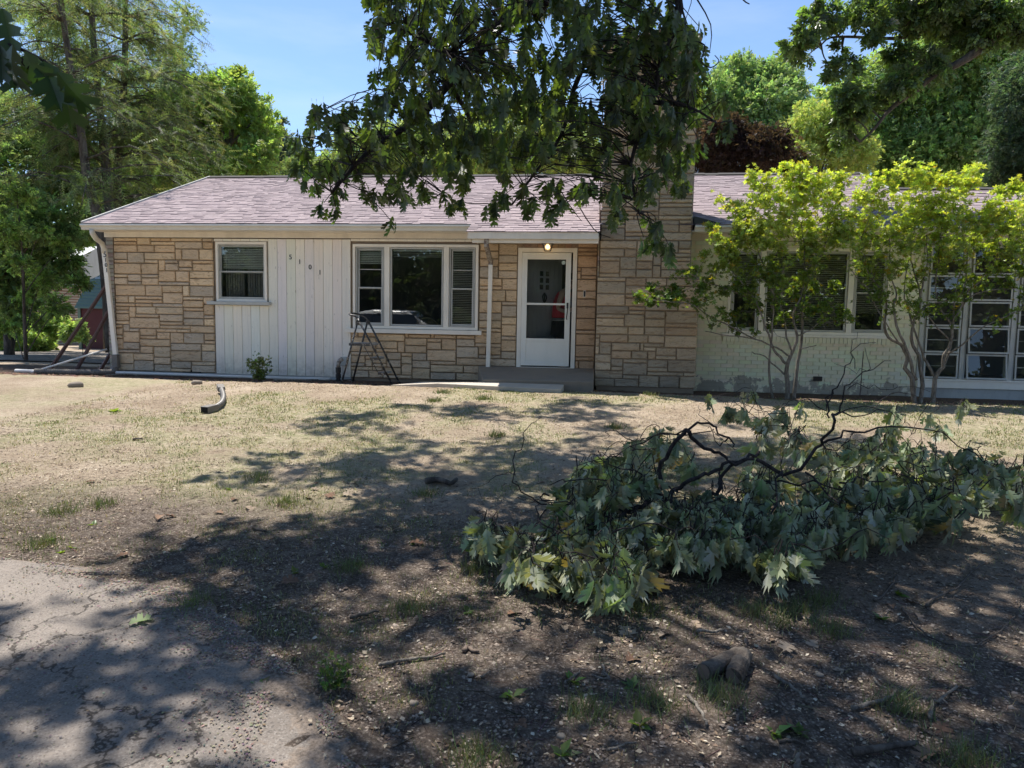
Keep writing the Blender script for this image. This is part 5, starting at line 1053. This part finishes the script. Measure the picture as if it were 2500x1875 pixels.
m2 = M('shed_top_metal', (.35, .38, .36), .35, .6); b = B(); slope(b, 13.65, z_k, 15.5, z_r, 7, xl+.15, xr); b.add([(xl+.15, 15.5, z_r), (xr, 15.5, z_r), (xr, 18.2, z_e), (xl+.15, 18.2, z_e)], [(0, 1, 2, 3)]); b.build('upper_roof', m2.m, SHD)
b = B(); b.prismx([(13, z_e), (18, z_e), (17.3, z_k), (15.5, z_r), (13.7, z_k)], xl-.02, xl+.04); b.box(xl-.1, xl+.02, 12.96, 13.0, -.2, z_e); b.build('end_wall', m.m, SHD)
NB = empty('neighbour_house', (U(20, 800, 16)[0], 16, .1), 'brown brick neighbouring house half hidden by the left trees', 'house'); x1_ = U(85, 800, 16)[0]
b = B(); b.box(x1_-9, x1_, 16, 24, -.3, U(30, 690, 16)[2]); 
m = M('neighbour_brick', rough=.9); bt = m.n.new('ShaderNodeTexBrick'); bt.inputs['Scale'].default_value = 4; bt.inputs['Color1'].default_value = (.22, .12, .08, 1); bt.inputs['Color2'].default_value = (.28, .17, .12, 1); bt.inputs['Mortar'].default_value = (.4, .36, .3, 1)
mpp = m.n.new('ShaderNodeMapping'); mpp.inputs['Rotation'].default_value = (rad(90), 0, 0); m.l.new(m.tc.outputs['Object'], mpp.inputs[0]); m.l.new(mpp.outputs[0], bt.inputs[0]); m.color(bt.outputs[0]); b.build('wall', m.m, NB)
zz_ = U(30, 690, 16)[2]; b = B(); b.prismx([(15.5, zz_), (24.5, zz_), (20, zz_+2)], x1_-9.3, x1_+.3); b.build('roof', MAT['trimgrey'], NB)

# ================================================================== PERSON INSIDE THE DOOR
def body(name, J, E, mat, parent):
    me = bpy.data.meshes.new(name); me.from_pydata([tuple(j[:3]) for j in J], E, []); o = bpy.data.objects.new(name, me); COL.objects.link(o)
    md = o.modifiers.new('s', 'SKIN'); md.use_smooth_shade = True
    if not me.skin_vertices:
        bpy.context.view_layer.objects.active = o
        bm = bmesh.new(); bm.from_mesh(me); bm.verts.layers.skin.verify(); bm.to_mesh(me); bm.free()
    for v, j in zip(me.skin_vertices[0].data, J): v.radius = (j[3], j[4] if len(j) > 4 else j[3])
    me.skin_vertices[0].data[0].use_root = True
    sb = o.modifiers.new('d', 'SUBSURF'); sb.levels = 2; sb.render_levels = 2
    dg = bpy.context.evaluated_depsgraph_get(); me2 = bpy.data.meshes.new_from_object(o.evaluated_get(dg)); bpy.data.objects.remove(o)
    me2.materials.clear(); me2.materials.append(mat); me2.polygons.foreach_set('use_smooth', [True]*len(me2.polygons)); return link(name, me2, parent)
px_, py_, pz_ = -.68, .42, .58       # standing just inside, turned to the right, head bent down
SKN = M('skin', (.72, .47, .35), .5, .4).m
m = M('skin_tattoo', rough=.5); SKN2 = m.m
def J_(x, y, z, *r): return (px_+x, py_+y, pz_+z, *r)
J = [J_(0, 0, .93, .13, .11), J_(0, 0, 1.08, .12, .10), J_(.03, 0, 1.24, .13, .11), J_(.07, 0, 1.38, .11, .10), J_(.12, 0, 1.47, .055), J_(.17, 0, 1.53, .055), J_(.21, 0, 1.60, .085, .09), J_(.22, 0, 1.68, .08, .085),
     J_(.05, -.17, 1.40, .062), J_(.0, -.22, 1.26, .052), J_(-.03, -.24, 1.12, .042), J_(.08, -.26, 1.07, .038), J_(.2, -.24, 1.08, .028), J_(.25, -.23, 1.09, .032, .02),
     J_(.05, .17, 1.40, .062), J_(.04, .22, 1.26, .05), J_(.04, .22, 1.12, .04), J_(.16, .18, 1.10, .036), J_(.26, .14, 1.12, .027), J_(.30, .13, 1.12, .03, .02),
     J_(0, -.09, .84, .085), J_(.03, -.10, .48, .06), J_(0, -.10, .12, .036), J_(0, -.10, .05, .035), J_(.14, -.11, .03, .032, .025),
     J_(0, .09, .84, .085), J_(.0, .10, .48, .06), J_(-.03, .10, .12, .036), J_(-.03, .10, .05, .035), J_(.11, .11, .03, .032, .025)]
E = [(0, 1), (1, 2), (2, 3), (3, 4), (4, 5), (5, 6), (6, 7), (3, 8), (8, 9), (9, 10), (10, 11), (11, 12), (12, 13), (3, 14), (14, 15), (15, 16), (16, 17), (17, 18), (18, 19), (0, 20), (20, 21), (21, 22), (22, 23), (23, 24), (0, 25), (25, 26), (26, 27), (27, 28), (28, 29)]
for (hi, s_) in ((13, -1), (19, 1)):     # four fingers and a thumb each
    hb = J[hi]
    for f in range(4):
        i0 = len(J); oy = (f-1.5)*.018; L = (.05, .06, .055, .042)[f]; J += [(hb[0]+.03, hb[1]+oy, hb[2]-.005, .009), (hb[0]+.03+L*.6, hb[1]+oy, hb[2]-.02, .008), (hb[0]+.03+L*.8, hb[1]+oy, hb[2]-.045, .0065)]; E += [(hi, i0), (i0, i0+1), (i0+1, i0+2)]
    i0 = len(J); J += [(hb[0]+.0, hb[1]-.035*s_, hb[2]+.01, .011), (hb[0]+.03, hb[1]-.05*s_, hb[2]-.0, .009)]; E += [(hi, i0), (i0, i0+1)]
T = empty('person', (px_, py_, pz_), 'person in red tank top and black shorts standing behind the storm door', 'person')
BD = body('body', J, E, SKN, T)
RED = M('red_jersey', (.75, .05, .07), .7).m; BLK = M('black_cloth', (.012, .012, .015), .85).m; WHT = M('white_trim', (.6, .6, .58), .7).m
def loft(rings, mat, name, n=20):
    b = B(); vs = []; fs = []
    for (x, y, z, rx, ry) in rings:
        for k in range(n): a = 2*math.pi*k/n; vs.append((px_+x+rx*math.cos(a), py_+y+ry*math.sin(a), pz_+z))
    for i in range(len(rings)-1):
        for k in range(n): fs.append((i*n+k, i*n+(k+1) % n, (i+1)*n+(k+1) % n, (i+1)*n+k))
    b.add(vs, fs); return b.build(name, mat, T, smooth=True)
tt = loft([(0, 0, .95, .155, .20), (0, 0, 1.05, .15, .19), (.01, 0, 1.15, .15, .185), (.03, 0, 1.27, .155, .185), (.055, 0, 1.36, .145, .165), (.075, 0, 1.43, .12, .11), (.10, 0, 1.46, .085, .08)], RED, 'tank_top')
sh = loft([(0, 0, .62, .17, .23), (0, 0, .78, .16, .21), (0, 0, .90, .15, .19), (0, 0, .965, .148, .19)], BLK, 'shorts')
def ringtube(z, r_): return [(px_+.158*math.cos(a), py_+.204*math.sin(a), pz_+z) for a in np.linspace(0, 2*math.pi, 25)]
for z in (.90, .925): b = B(); b.tube(ringtube(z, 0), .006, 5); b.build('stripe', WHT, sh)
b = B(); b.tube([(px_+.10, py_-.20, pz_+.9), (px_+.12, py_-.215, pz_+.80), (px_+.13, py_-.22, pz_+.70)], .005, 5); b.build('drawstring', WHT, sh)
for s_ in (-1, 1): loft([(0, .10*s_, .10, .055, .055), (0, .10*s_, .3, .075, .075), (.01, .10*s_, .55, .095, .10), (0, .1*s_, .75, .11, .11)], BLK, 'trouser_leg', 12)
b = B(); hc = np.array([px_+.215, py_, pz_+1.655]); 
o = inst('hair', LEAF_V, LEAF_F, hc+rdir(900)*np.array([.098, .095, .10])+np.array([-.015, 0, .02]), frames(rdir(900)+np.array([-.6, 0, -.6]), rdir(900)), np.full(900, .05), shades(900, (.03, .02, .015), .3), MAT['tint'], T)
b = B(); b.tube([hc+np.array([.085, 0, -.0]), hc+np.array([.115, 0, -.03]), hc+np.array([.095, 0, -.045])], [.008, .014, .012], 8); b.build('nose', SKN, BD, smooth=True)
for s_ in (-1, 1):
    b = B(); b.tube([hc+np.array([.078, .032*s_, .005]), hc+np.array([.088, .032*s_, .003])], .011, 8); b.build('eye', BLK, BD); b = B(); b.tube([hc+np.array([0, .085*s_, .02]), hc+np.array([-.01, .10*s_, .0]), hc+np.array([0, .088*s_, -.03])], .012, 6); b.build('ear', SKN, BD, smooth=True)
b = B(); b.tube([hc+np.array([.08, -.025, -.065]), hc+np.array([.09, 0, -.066]), hc+np.array([.08, .025, -.065])], .006, 6); b.build('mouth', RED, BD)
# wicker chair seen through the picture window
m = M('wicker', (.25, .2, .13), .8); cx_, cy_ = U(1042, 790, .55)[0], .55; T = empty('wicker_chair', (cx_, cy_, .56), 'round-backed chair inside the picture window', 'chair')
b = B(); b.tube([(cx_+.26*math.cos(a), cy_, 1.2+.28*math.sin(a)) for a in np.linspace(-.3, math.pi+.3, 17)], .018, 8)
for k in range(-6, 7): b.tube([(cx_+k*.036, cy_, 1.12), (cx_+k*.036, cy_, 1.2+.28*math.sqrt(max(0, 1-(k*.036/.26)**2)))], .006, 5)
b.build('backrest', m.m, T, smooth=True); b = B(); b.box(cx_-.25, cx_+.25, cy_-.02, cy_+.45, .98, 1.03); b.build('seat', m.m, T, bevel=.01)
for dx_, dy_ in ((-.22, 0), (.22, 0), (-.22, .42), (.22, .42)): b = B(); b.tube([(cx_+dx_, cy_+dy_, .555), (cx_+dx_, cy_+dy_, 1.0)], .018, 8); b.build('leg', m.m, T)

# ================================================================== CAR on the driveway left of the camera (seen mirrored in the picture window)
CX, CY = -6.3, -10.2; T = empty('parked_car', (CX, CY, .02), 'white car on the driveway, mirrored in the picture window', 'car')
WH = M('white_car_paint', (.8, .8, .8), .25, .6).m; m = M('car_glass', (.01, .012, .014), .05, .8); CG = m.m
prof = [(-2.2, .35), (-2.25, .75), (-2.1, 1.0), (-1.95, 1.12), (-1.45, 1.60), (-.9, 1.70), (.2, 1.68), (.95, 1.18), (1.9, 1.02), (2.2, .8), (2.25, .35)]
b = B(); n = len(prof); vs = []; fs = []
for k, (w_, top) in enumerate(((.80, .97), (.90, 1.), (.90, 1.), (.80, .97))):
    yy_ = (-.9, -.82, .82, .9)[k]
    for (x, z) in prof: vs.append((CX+x, CY+yy_*(1 if z < 1.15 else .8), .02+(z if k in (1, 2) else min(z, z*top))))
for k in range(3):
    for i in range(n): fs.append((k*n+i, k*n+(i+1) % n, (k+1)*n+(i+1) % n, (k+1)*n+i))
fs += [tuple(range(n)), tuple(range(4*n-1, 3*n-1, -1))]; b.add(vs, fs); CB = b.build('body', WH, T, bevel=.03)
for s_ in (-1, 1):
    for (x0_, x1_) in ((-1.55, -.55), (-.48, .45)):
        b = B(); yb = CY+s_*.90; yt = CY+s_*.745; b.add([(CX+x0_-.1, yb, 1.17), (CX+x1_+(.25 if x1_ > 0 else 0), yb, 1.17), (CX+x1_, yt, 1.57), (CX+x0_+(.2 if x0_ < -1 else 0), yt, 1.57)], [(0, 1, 2, 3)]); b.build('side_window', CG, T)
b = B(); b.add([(CX+.98, CY-.66, 1.22), (CX+.98, CY+.66, 1.22), (CX+.27, CY+.6, 1.66), (CX+.27, CY-.6, 1.66)], [(0, 1, 2, 3)]); b.build('windscreen', CG, T)
b = B(); b.add([(CX-1.97, CY-.66, 1.17), (CX-1.97, CY+.66, 1.17), (CX-1.5, CY+.6, 1.6), (CX-1.5, CY-.6, 1.6)], [(0, 1, 2, 3)]); b.build('rear_window', CG, T)
for sx_ in (-1.4, 1.4):
    for s_ in (-1, 1):
        b = B(); b.tube([(CX+sx_, CY+s_*.70, .34), (CX+sx_, CY+s_*.93, .34)], .32, 24); w_ = b.build('wheel', MAT['blackpl'], T); b = B(); b.tube([(CX+sx_, CY+s_*.90, .34), (CX+sx_, CY+s_*.935, .34)], .2, 20); b.build('rim', MAT['tread'], w_)
for s_ in (-1, 1):
    b = B(); b.box(CX+2.15, CX+2.27, CY+s_*.62-.16, CY+s_*.62+.16, .68, .82); b.build('headlight', MAT['blind'], T); b = B(); b.box(CX-2.27, CX-2.15, CY+s_*.7-.12, CY+s_*.7+.12, .78, .98); b.build('tail_light', RED, T)
# woods across the road behind the camera, mirrored in the glass
for i, (x, y, h) in enumerate([(-30+5.4*k, -34-2.5*(k % 2), 6.6+.8*math.sin(k*2.2)+(5 if k > 8 else 0)) for k in range(12)]):
    bl = [(x+RNG.normal()*2, y+RNG.normal()*1.5, z, RNG.uniform(1.8, 2.6)) for z in np.linspace(.8, h-1.5, 5) for _ in range(2)]
    T = empty('roadside_tree', (x, y, -.3), 'dense dark tree across the road, mirrored in the windows', 'tree', 'trees across the road'); b = B(); limb(b, [(x, y, -.5), (x+.2, y, h*.5), (x, y, h)], .28, .08, 8); b.build('trunk', MAT['bark'], T, smooth=True)
    foliage('crown', np.array(bl), 1700, 1.0, (.03, .045, .016), T, core=.2)

# ================================================================== GROUND COVER
def scatter(n, dens, xr=(-7, 6.5), yr=(-12.3, -1.2), near=True):
    out = []
    while sum(map(len, out)) < n:
        N = 60000; y = RNG.uniform(*yr, N); x = RNG.uniform(*xr, N); d_ = y+13.; keep = (RNG.random(N) < dens(x, y)) & (np.abs(x+.116*d_) < .80*d_+.3)
        if near: keep &= RNG.random(N) < (2.6/np.maximum(d_, 2.6))**near
        out.append(np.stack([x[keep], y[keep]], 1))
    P = np.concatenate(out)[:n]; return np.concatenate([P, GH(P[:, 0], P[:, 1])[:, None]], 1)
def overlap(x, y):
    e = np.interp(-np.asarray(y), -ys, ex); return x > e-.22*vn(x, y, 4, 61)
def ondrive(x, y):
    e = np.interp(-np.asarray(y), -ys, ex); return (x < e-.02) & (y < ys[0])
# grass
bl_V = [(-.5, 0, 0), (.5, 0, 0), (.35, .5, .06), (-.35, .5, .06), (0, 1, .25)]; bl_F = [(0, 1, 2, 3), (3, 2, 4)]
def blades(n, dens, col, hmin, hmax, var=.25, near=1.2, w=.0028):
    P = scatter(n, dens, near=near); N = len(P); dirs = rdir(N)*.55+np.array([0, 0, 1.]); dirs[:, 2] = abs(dirs[:, 2]); L = RNG.uniform(hmin, hmax, N)
    wd = w*(1+np.clip((P[:, 1]+9)/3, 0, 3)); return inst('grass', bl_V, bl_F, P-np.array([0, 0, .003]), frames(dirs, rdir(N)), np.stack([wd, L, L], 1), shades(N, col, var), MAT['grass'])
gm = lambda x, y: np.clip(grassiness(x, y)*1.1-.15, 0, 1)*~ondrive(x, y)*(vn(x, y, 5, 41) > .42)
tag(blades(30000, gm, (.17, .21, .08), .015, .042), 'thin patchy green grass on the sandy lawn', 'grass', kind='stuff')
gd = lambda x, y: (.25+.75*grassiness(x, y))*~ondrive(x, y)*(vn(x, y, 4, 43) > .4)
tag(blades(26000, gd, (.40, .36, .22), .015, .04), 'dry straw-coloured grass wisps between the green patches', 'dry grass', kind='stuff')
tufts = np.array([G(*p)[:2] for p in ((250, 1235), (150, 1255), (105, 1330), (630, 1170), (1040, 1210), (1210, 1065), (700, 1230), (470, 1480), (1000, 1490), (1560, 1490), (1850, 1500), (1950, 1490), (1900, 1520), (1750, 1700), (1250, 1415), (1160, 1395), (2020, 1540), (1600, 1720), (1180, 975), (1500, 1045), (850, 1390), (2200, 1730), (2350, 1860), (1430, 1740), (1160, 1860), (1060, 980), (1080, 960), (1590, 965), (1870, 1300), (2000, 1470))])
def td(x, y):
    d2 = 1.6*np.min((x[:, None]-tufts[None, :, 0])**2+(y[:, None]-tufts[None, :, 1])**2, 1); return np.exp(-d2/.012)
tag(blades(6500, td, (.15, .18, .085), .03, .10, near=.6, w=.003), 'longer tufts of green grass dotted over the dirt', 'grass tufts', kind='stuff')
# chips, pebbles, litter
ch_V = [(-.5, -.3, 0), (.45, -.38, .05), (.55, .25, 0), (-.3, .42, .04), (-.35, -.18, .32), (.3, -.22, .36), (.36, .14, .3), (-.2, .26, .34)]; ch_F = [(4, 5, 6, 7), (0, 1, 5, 4), (1, 2, 6, 5), (2, 3, 7, 6), (3, 0, 4, 7)]
def upright(N, tilt=.25):
    a = RNG.uniform(0, 6.28, N); d = np.stack([np.cos(a), np.sin(a), RNG.normal(0, tilt, N)], 1); return frames(d, np.array([0, 0, 1.])+RNG.normal(0, tilt, (N, 3)))
gv = lambda x, y: np.clip(.06+gravelness(x, y), 0, 1)*(~ondrive(x, y))
P = scatter(42000, gv, near=1.5); N = len(P); pal = np.array([(.17, .135, .11), (.27, .22, .18), (.36, .30, .25), (.11, .085, .07), (.46, .39, .32), (.21, .165, .13)])
t = pal[RNG.choice(6, N, p=[.28, .25, .15, .2, .05, .07])]*(1+RNG.normal(0, .15, (N, 1))); sz = RNG.uniform(.006, .017, N)*(1+(RNG.random(N) < .04)*.8)
tag(inst('gravel', ch_V, ch_F, P-np.array([0, 0, .002]), upright(N), np.stack([sz, sz*RNG.uniform(.6, 1, N), sz*RNG.uniform(.5, 1, N)], 1), t.clip(.02, .7), MAT['tint']), 'small brown and grey gravel and bark chips in the foreground', 'gravel', kind='stuff')
P = scatter(46000, lambda x, y: (.25+.5*(1-gravelness(x, y)))*(overlap(x, y) | ~ondrive(x, y))*(vn(x, y, 2.2, 51) > .33), near=1.0, yr=(-12.3, -1.4)); N = len(P); pal = np.array([(.50, .42, .31), (.38, .30, .22), (.22, .16, .11), (.60, .54, .43), (.14, .10, .075)])
t = pal[RNG.choice(5, N, p=[.2, .22, .25, .08, .25])]*(1+RNG.normal(0, .12, (N, 1))); sz = RNG.uniform(.010, .03, N)
tag(inst('leaf_litter', LEAF_V, LEAF_F, P+np.array([0, 0, .004])+np.array([0, 0, .016])*ondrive(P[:, 0], P[:, 1])[:, None], upright(N, .22), np.stack([sz*RNG.uniform(.5, 1.6, N), sz, sz*.6], 1), t.clip(.02, .8), MAT['tint']), 'shredded dry leaf and straw litter over the lawn', 'leaf litter', kind='stuff')
tw_V = [(-.5, 0, -.5), (.5, 0, -.5), (0, 0, .6), (-.4, .5, -.5), (.7, .5, -.5), (.15, .5, .6), (-.3, 1, -.4), (.3, 1, -.4), (0, 1, .3)]; tw_F = [(0, 1, 4, 3), (1, 2, 5, 4), (2, 0, 3, 5), (3, 4, 7, 6), (4, 5, 8, 7), (5, 3, 6, 8)]
P = scatter(5200, lambda x, y: (.2+.8*gravelness(x, y))*(~ondrive(x, y)), near=1.2); N = len(P); L = RNG.uniform(.03, .11, N); wd = RNG.uniform(.0012, .003, N)
tag(inst('twig_litter', tw_V, tw_F, P+np.array([0, 0, .004]), upright(N, .08), np.stack([wd, L, wd], 1), shades(N, (.13, .10, .08), .5), MAT['tint']), 'tiny broken twigs scattered through the dirt', 'twigs', kind='stuff')
P = scatter(15000, lambda x, y: ondrive(x, y)*(.012+np.exp(-np.abs(x-np.interp(-y, -ys, ex))/.16))*(vn(x, y, 5, 3) > .32), near=1.0); N = len(P); sz = RNG.uniform(.005, .013, N)
tag(inst('loose_grit', ch_V, ch_F, P+np.array([0, 0, .014]), upright(N), np.stack([sz, sz*.8, sz*.7], 1), shades(N, (.25, .21, .175), .3), MAT['tint']), 'loose grit along the crumbling asphalt edge', 'grit', kind='stuff')
# clods of dug soil along the wall
P = np.stack([RNG.uniform(-13, -3.6, 1500), RNG.normal(-.85, .25, 1500), np.zeros(1500)], 1); P[:, 2] = GH(P[:, 0], P[:, 1])-.005; N = len(P); sz = RNG.uniform(.02, .075, N)
tag(inst('soil_clods', ch_V, ch_F, P, upright(N, .3), np.stack([sz, sz*.8, sz*.8], 1), shades(N, (.17, .11, .08), .25), MAT['tint']), 'crumbly dug brown soil along the foot of the wall', 'soil', kind='stuff')

# sticks, logs, dead leaves, weeds, stones: things of their own
def stick(pl, r, label, mat='barkpale', forks=()):
    b = B(); pts = [Hh(px, py, r+.004) for px, py in pl]; limb(b, pts, r, r*.55, 7, .003)
    for f in forks: limb(b, [Hh(px, py, r*1.6) for px, py in f], r*.6, r*.3, 5, .002)
    return tag(b.build('stick', MAT[mat], smooth=True), label, 'stick', 'sticks on the ground')
Z4 = lambda *p: [(1000+.3617*x, 1350+.3617*y) for x, y in p]
Z5 = lambda *p: [(1700+.3617*x, 1350+.3617*y) for x, y in p]
stick([(925, 1622), (1000, 1610), (1050, 1604), (1087, 1596)], .009, 'long straight stick lying right of the asphalt, centre foreground')
stick(Z4((365, 660), (385, 640), (425, 655), (465, 668)), .012, 'pale knuckled bit of bare wood in the centre foreground', 'cutwood', [Z4((375, 655), (378, 615))])
stick(Z4((1880, 965), (1930, 1020), (1975, 1080), (2003, 1160)), .009, 'curved barkless stick left of the two logs, near the bottom')
stick(Z5((520, 820), (600, 870), (680, 930), (735, 985), (770, 1005)), .008, 'grey stick pointing down right from the logs')
stick(Z5((1050, 1045), (1200, 1010), (1290, 980), (1350, 925)), .010, 'bent brown stick in the middle of the lower right corner')
stick(Z5((1580, 1115), (1590, 1020), (1650, 980), (1760, 900)), .009, 'angled stick at the far lower right', forks=[Z5((1650, 980), (1690, 1010))])
stick(Z5((1055, 1345), (1200, 1325), (1350, 1300), (1495, 1278)), .016, 'thickest long stick along the bottom right edge', 'bark')
stick(Z5((1200, 845), (1225, 885), (1290, 915)), .006, 'small pale hooked stick right of the logs')
stick(Z5((0, 530), (90, 530), (190, 522)), .010, 'short straight stick just above the logs')
stick(Z5((1200, 320), (1260, 290), (1310, 220), (1350, 150)), .009, 'crooked dark stick right of the cut branches', 'bark')
stick(Z5((1550, 360), (1600, 310), (1750, 240), (1850, 130), (1945, 60)), .008, 'long thin stick in shade at the right side', 'bark')
stick(Z5((1390, 370), (1440, 450), (1560, 560), (1680, 610), (1850, 630), (2000, 560), (2150, 430), (2190, 340)), .005, 'long curved vine-like stem looping at the right edge', 'bark')
stick(Z5((680, 1450), (690, 1400), (700, 1350)), .011, 'stub of broken stick at the bottom edge')
stick(Z5((560, 1275), (640, 1260), (740, 1290)), .007, 'short twig with a leafy end near the bottom right', 'bark')
stick(Z4((1300, 755), (1310, 800), (1350, 850), (1230, 820)), .006, 'small crooked forked twig in the bottom centre')
stick(Z4((1050, 880), (1100, 840), (1150, 795)), .007, 'thin grey twig right of centre bottom')
stick(Z4((1340, 1330), (1430, 1295), (1530, 1278)), .006, 'thin straight twig near the bottom, right of centre')
stick(Z4((480, 840), (510, 820), (545, 798)), .006, 'short twig in the gravel, centre bottom')
stick([(855, 1505), (890, 1497), (925, 1492)], .013, 'dark flat piece of bark near the asphalt', 'bark')
stick([(325, 1073), (348, 1070)], .014, 'small brown stick on the sunny lawn at left', 'bark')
stick([(618, 1288), (650, 1296)], .012, 'short stick in the dappled centre left', 'bark')
stick([(1040, 1175), (1070, 1170), (1100, 1180), (1115, 1170)], .03, 'weathered root lump in the middle of the lawn', 'bark')
def log(a, c_, r, label):
    A_, E_3 = Hh(*a, r), Hh(*c_, r); T = empty('log_piece', tuple((A_+E_3)/2-np.array([0, 0, r])), label, 'log', 'cut log pieces'); b = B(); pl_ = [A_+(E_3-A_)*t+RNG.normal(size=3)*.0015 for t in np.linspace(0, 1, 12)]; b.tube(pl_, [r*RNG.uniform(.94, 1.07) for _ in pl_], 16); b.build('bark_sleeve', MAT['bark'], T, smooth=False)
    b = B(); d = (A_-E_3)/np.linalg.norm(A_-E_3); b.tube([A_, A_+d*.004], r*.9, 14); b.build('cut_face', MAT['cutwood'], T)
log((1793, 1650), (1815, 1598), .038, 'grey sawn log piece in the lower right foreground')
log((1718, 1640), (1800, 1600), .035, 'dark log piece lying behind the grey sawn one')
# dead oak leaves
OAKF = oak_leaf(.3, .5)
def whereis(px, py):
    if px < 620 and py > 1450: return 'by the asphalt edge'
    if py < 1160: return 'on the lawn nearer the house'
    if py < 1350: return 'on the dappled lawn in mid view' if px < 1200 else 'beside the cut branches'
    if px < 1150: return 'left of the cut branches'
    return 'in front of the cut branches' if px < 1850 else 'at the lower right'
def deadleaf(P, size, c, flip=False):
    me_o = inst('dead_leaf', OAKF[0], OAKF[1], P[None, :]+np.array([0, 0, .012]), upright(1, .18), np.array([[size*RNG.uniform(.8, 1.1), size, size*RNG.uniform(.6, 1.2)]]), np.array([c]), MAT['tint'])
    return tag(me_o, f"curled {'pale tan' if c[0] > .3 else 'mid brown' if c[0] > .2 else 'dark brown'} dry oak leaf lying {flip}", 'dead leaf', 'fallen dry oak leaves')
dl_px = [(757, 1197), (800, 1209), (762, 1221), (860, 1214), (990, 1262), (565, 1225), (385, 1272), (400, 1262), (545, 1257), (555, 1281), (485, 1309), (285, 1365), (890, 1127), (730, 1425), (1240, 1505), (1440, 1515), (1280, 1760), (1900, 1790), (2300, 1770), (2370, 1845), (1520, 1535), (1700, 1520), (1610, 1560), (1530, 1620), (2180, 1490), (2230, 1500), (1930, 1580), (1990, 1570), (1330, 1180), (650, 1190), (210, 1180), (1120, 1080), (1170, 1255), (1185, 1290), (2240, 1480), (600, 1240), (930, 1290), (430, 1420), (1000, 1330), (1380, 1545), (1640, 1900), (2060, 1640), (1100, 1520), (780, 1180), (2290, 1840)]
for k, (px, py) in enumerate(dl_px):
    c = random.choice([(.24, .16, .11), (.32, .25, .19), (.18, .11, .075), (.36, .29, .22)]); deadleaf(G(px, py), random.uniform(.075, .12), c, whereis(px, py))
for (px, py, lb) in ((315, 1535, 'fresh green oak leaf lying on the asphalt edge'), (1178, 1358, 'fresh bright green oak leaf at the left tip of the cut branch')):
    o = inst('green_leaf', OAKF[0], OAKF[1], G(px, py)[None, :]+np.array([0, 0, .02]), upright(1, .3), np.array([[.11, .12, .12]]), np.array([(.2, .32, .06)]), MAT['cutleaf']); tag(o, lb, 'leaf')
# broad-leaved weeds
def weed(px, py, s=1., col=(.13, .2, .06), n=7):
    g = G(px, py); a = RNG.uniform(0, 6.28, n); d = np.stack([np.cos(a), np.sin(a), RNG.uniform(.2, .9, n)], 1); o = inst('weed', LEAF_V, LEAF_F, np.repeat(g[None, :], n, 0)-np.array([0, 0, .004]), frames(d, np.array([0, 0, 1.])+rdir(n)*.2), RNG.uniform(.035, .07, n)*s, shades(n, col, .2), MAT['bushleaf'])
    tag(o, f'small broad-leaved green weed sprouting {whereis(px, py)}', 'weed', 'small weeds on the lawn')
for p in [(460, 1480, .9), (505, 1492, .7), (720, 1400, 1), (850, 1378, .9), (180, 1338, .8), (150, 1350, .7), (635, 1675, .9), (1140, 1495, .9), (1400, 1665, 1.1), (1545, 1680, 1), (1370, 1845, 1.1), (2150, 1510, .9), (2190, 1450, 1), (790, 1385, .7), (280, 1005, 1.6), (560, 1195, .8), (230, 1280, .8), (1010, 1330, .7), (120, 1320, .8), (1890, 1790, 1.1), (1950, 1790, 1.2), (1250, 1700, 1.1), (1560, 1770, 1.1), (400, 1520, .6), (875, 1380, .8)]: weed(*p)
# a few stones
for (px, py, r) in ((185, 945, .10), (895, 938, .0), (1160, 1270, .0), (2000, 1650, .016), (1010, 1720, .018), (1150, 1650, .014), (770, 1490, .014), (1370, 1800, .016), (480, 938, .08), (340, 1500, .02)):
    if r == 0: continue
    g = G(px, py); bm = bmesh.new(); bmesh.ops.create_icosphere(bm, subdivisions=2, radius=r)
    for v in bm.verts: v.co = v.co*(1+.25*math.sin(v.co.x/r*3+px)*math.cos(v.co.y/r*2.6+py)); v.co.z *= .6; v.co += Vector(g)+Vector((0, 0, r*.3))
    me = bpy.data.meshes.new('stone'); bm.to_mesh(me); bm.free(); me.materials.append(MAT['concrete']); me.polygons.foreach_set('use_smooth', [True]*len(me.polygons)); tag(link('stone', me), 'rounded loose stone in the dirt', 'stone', 'loose stones')
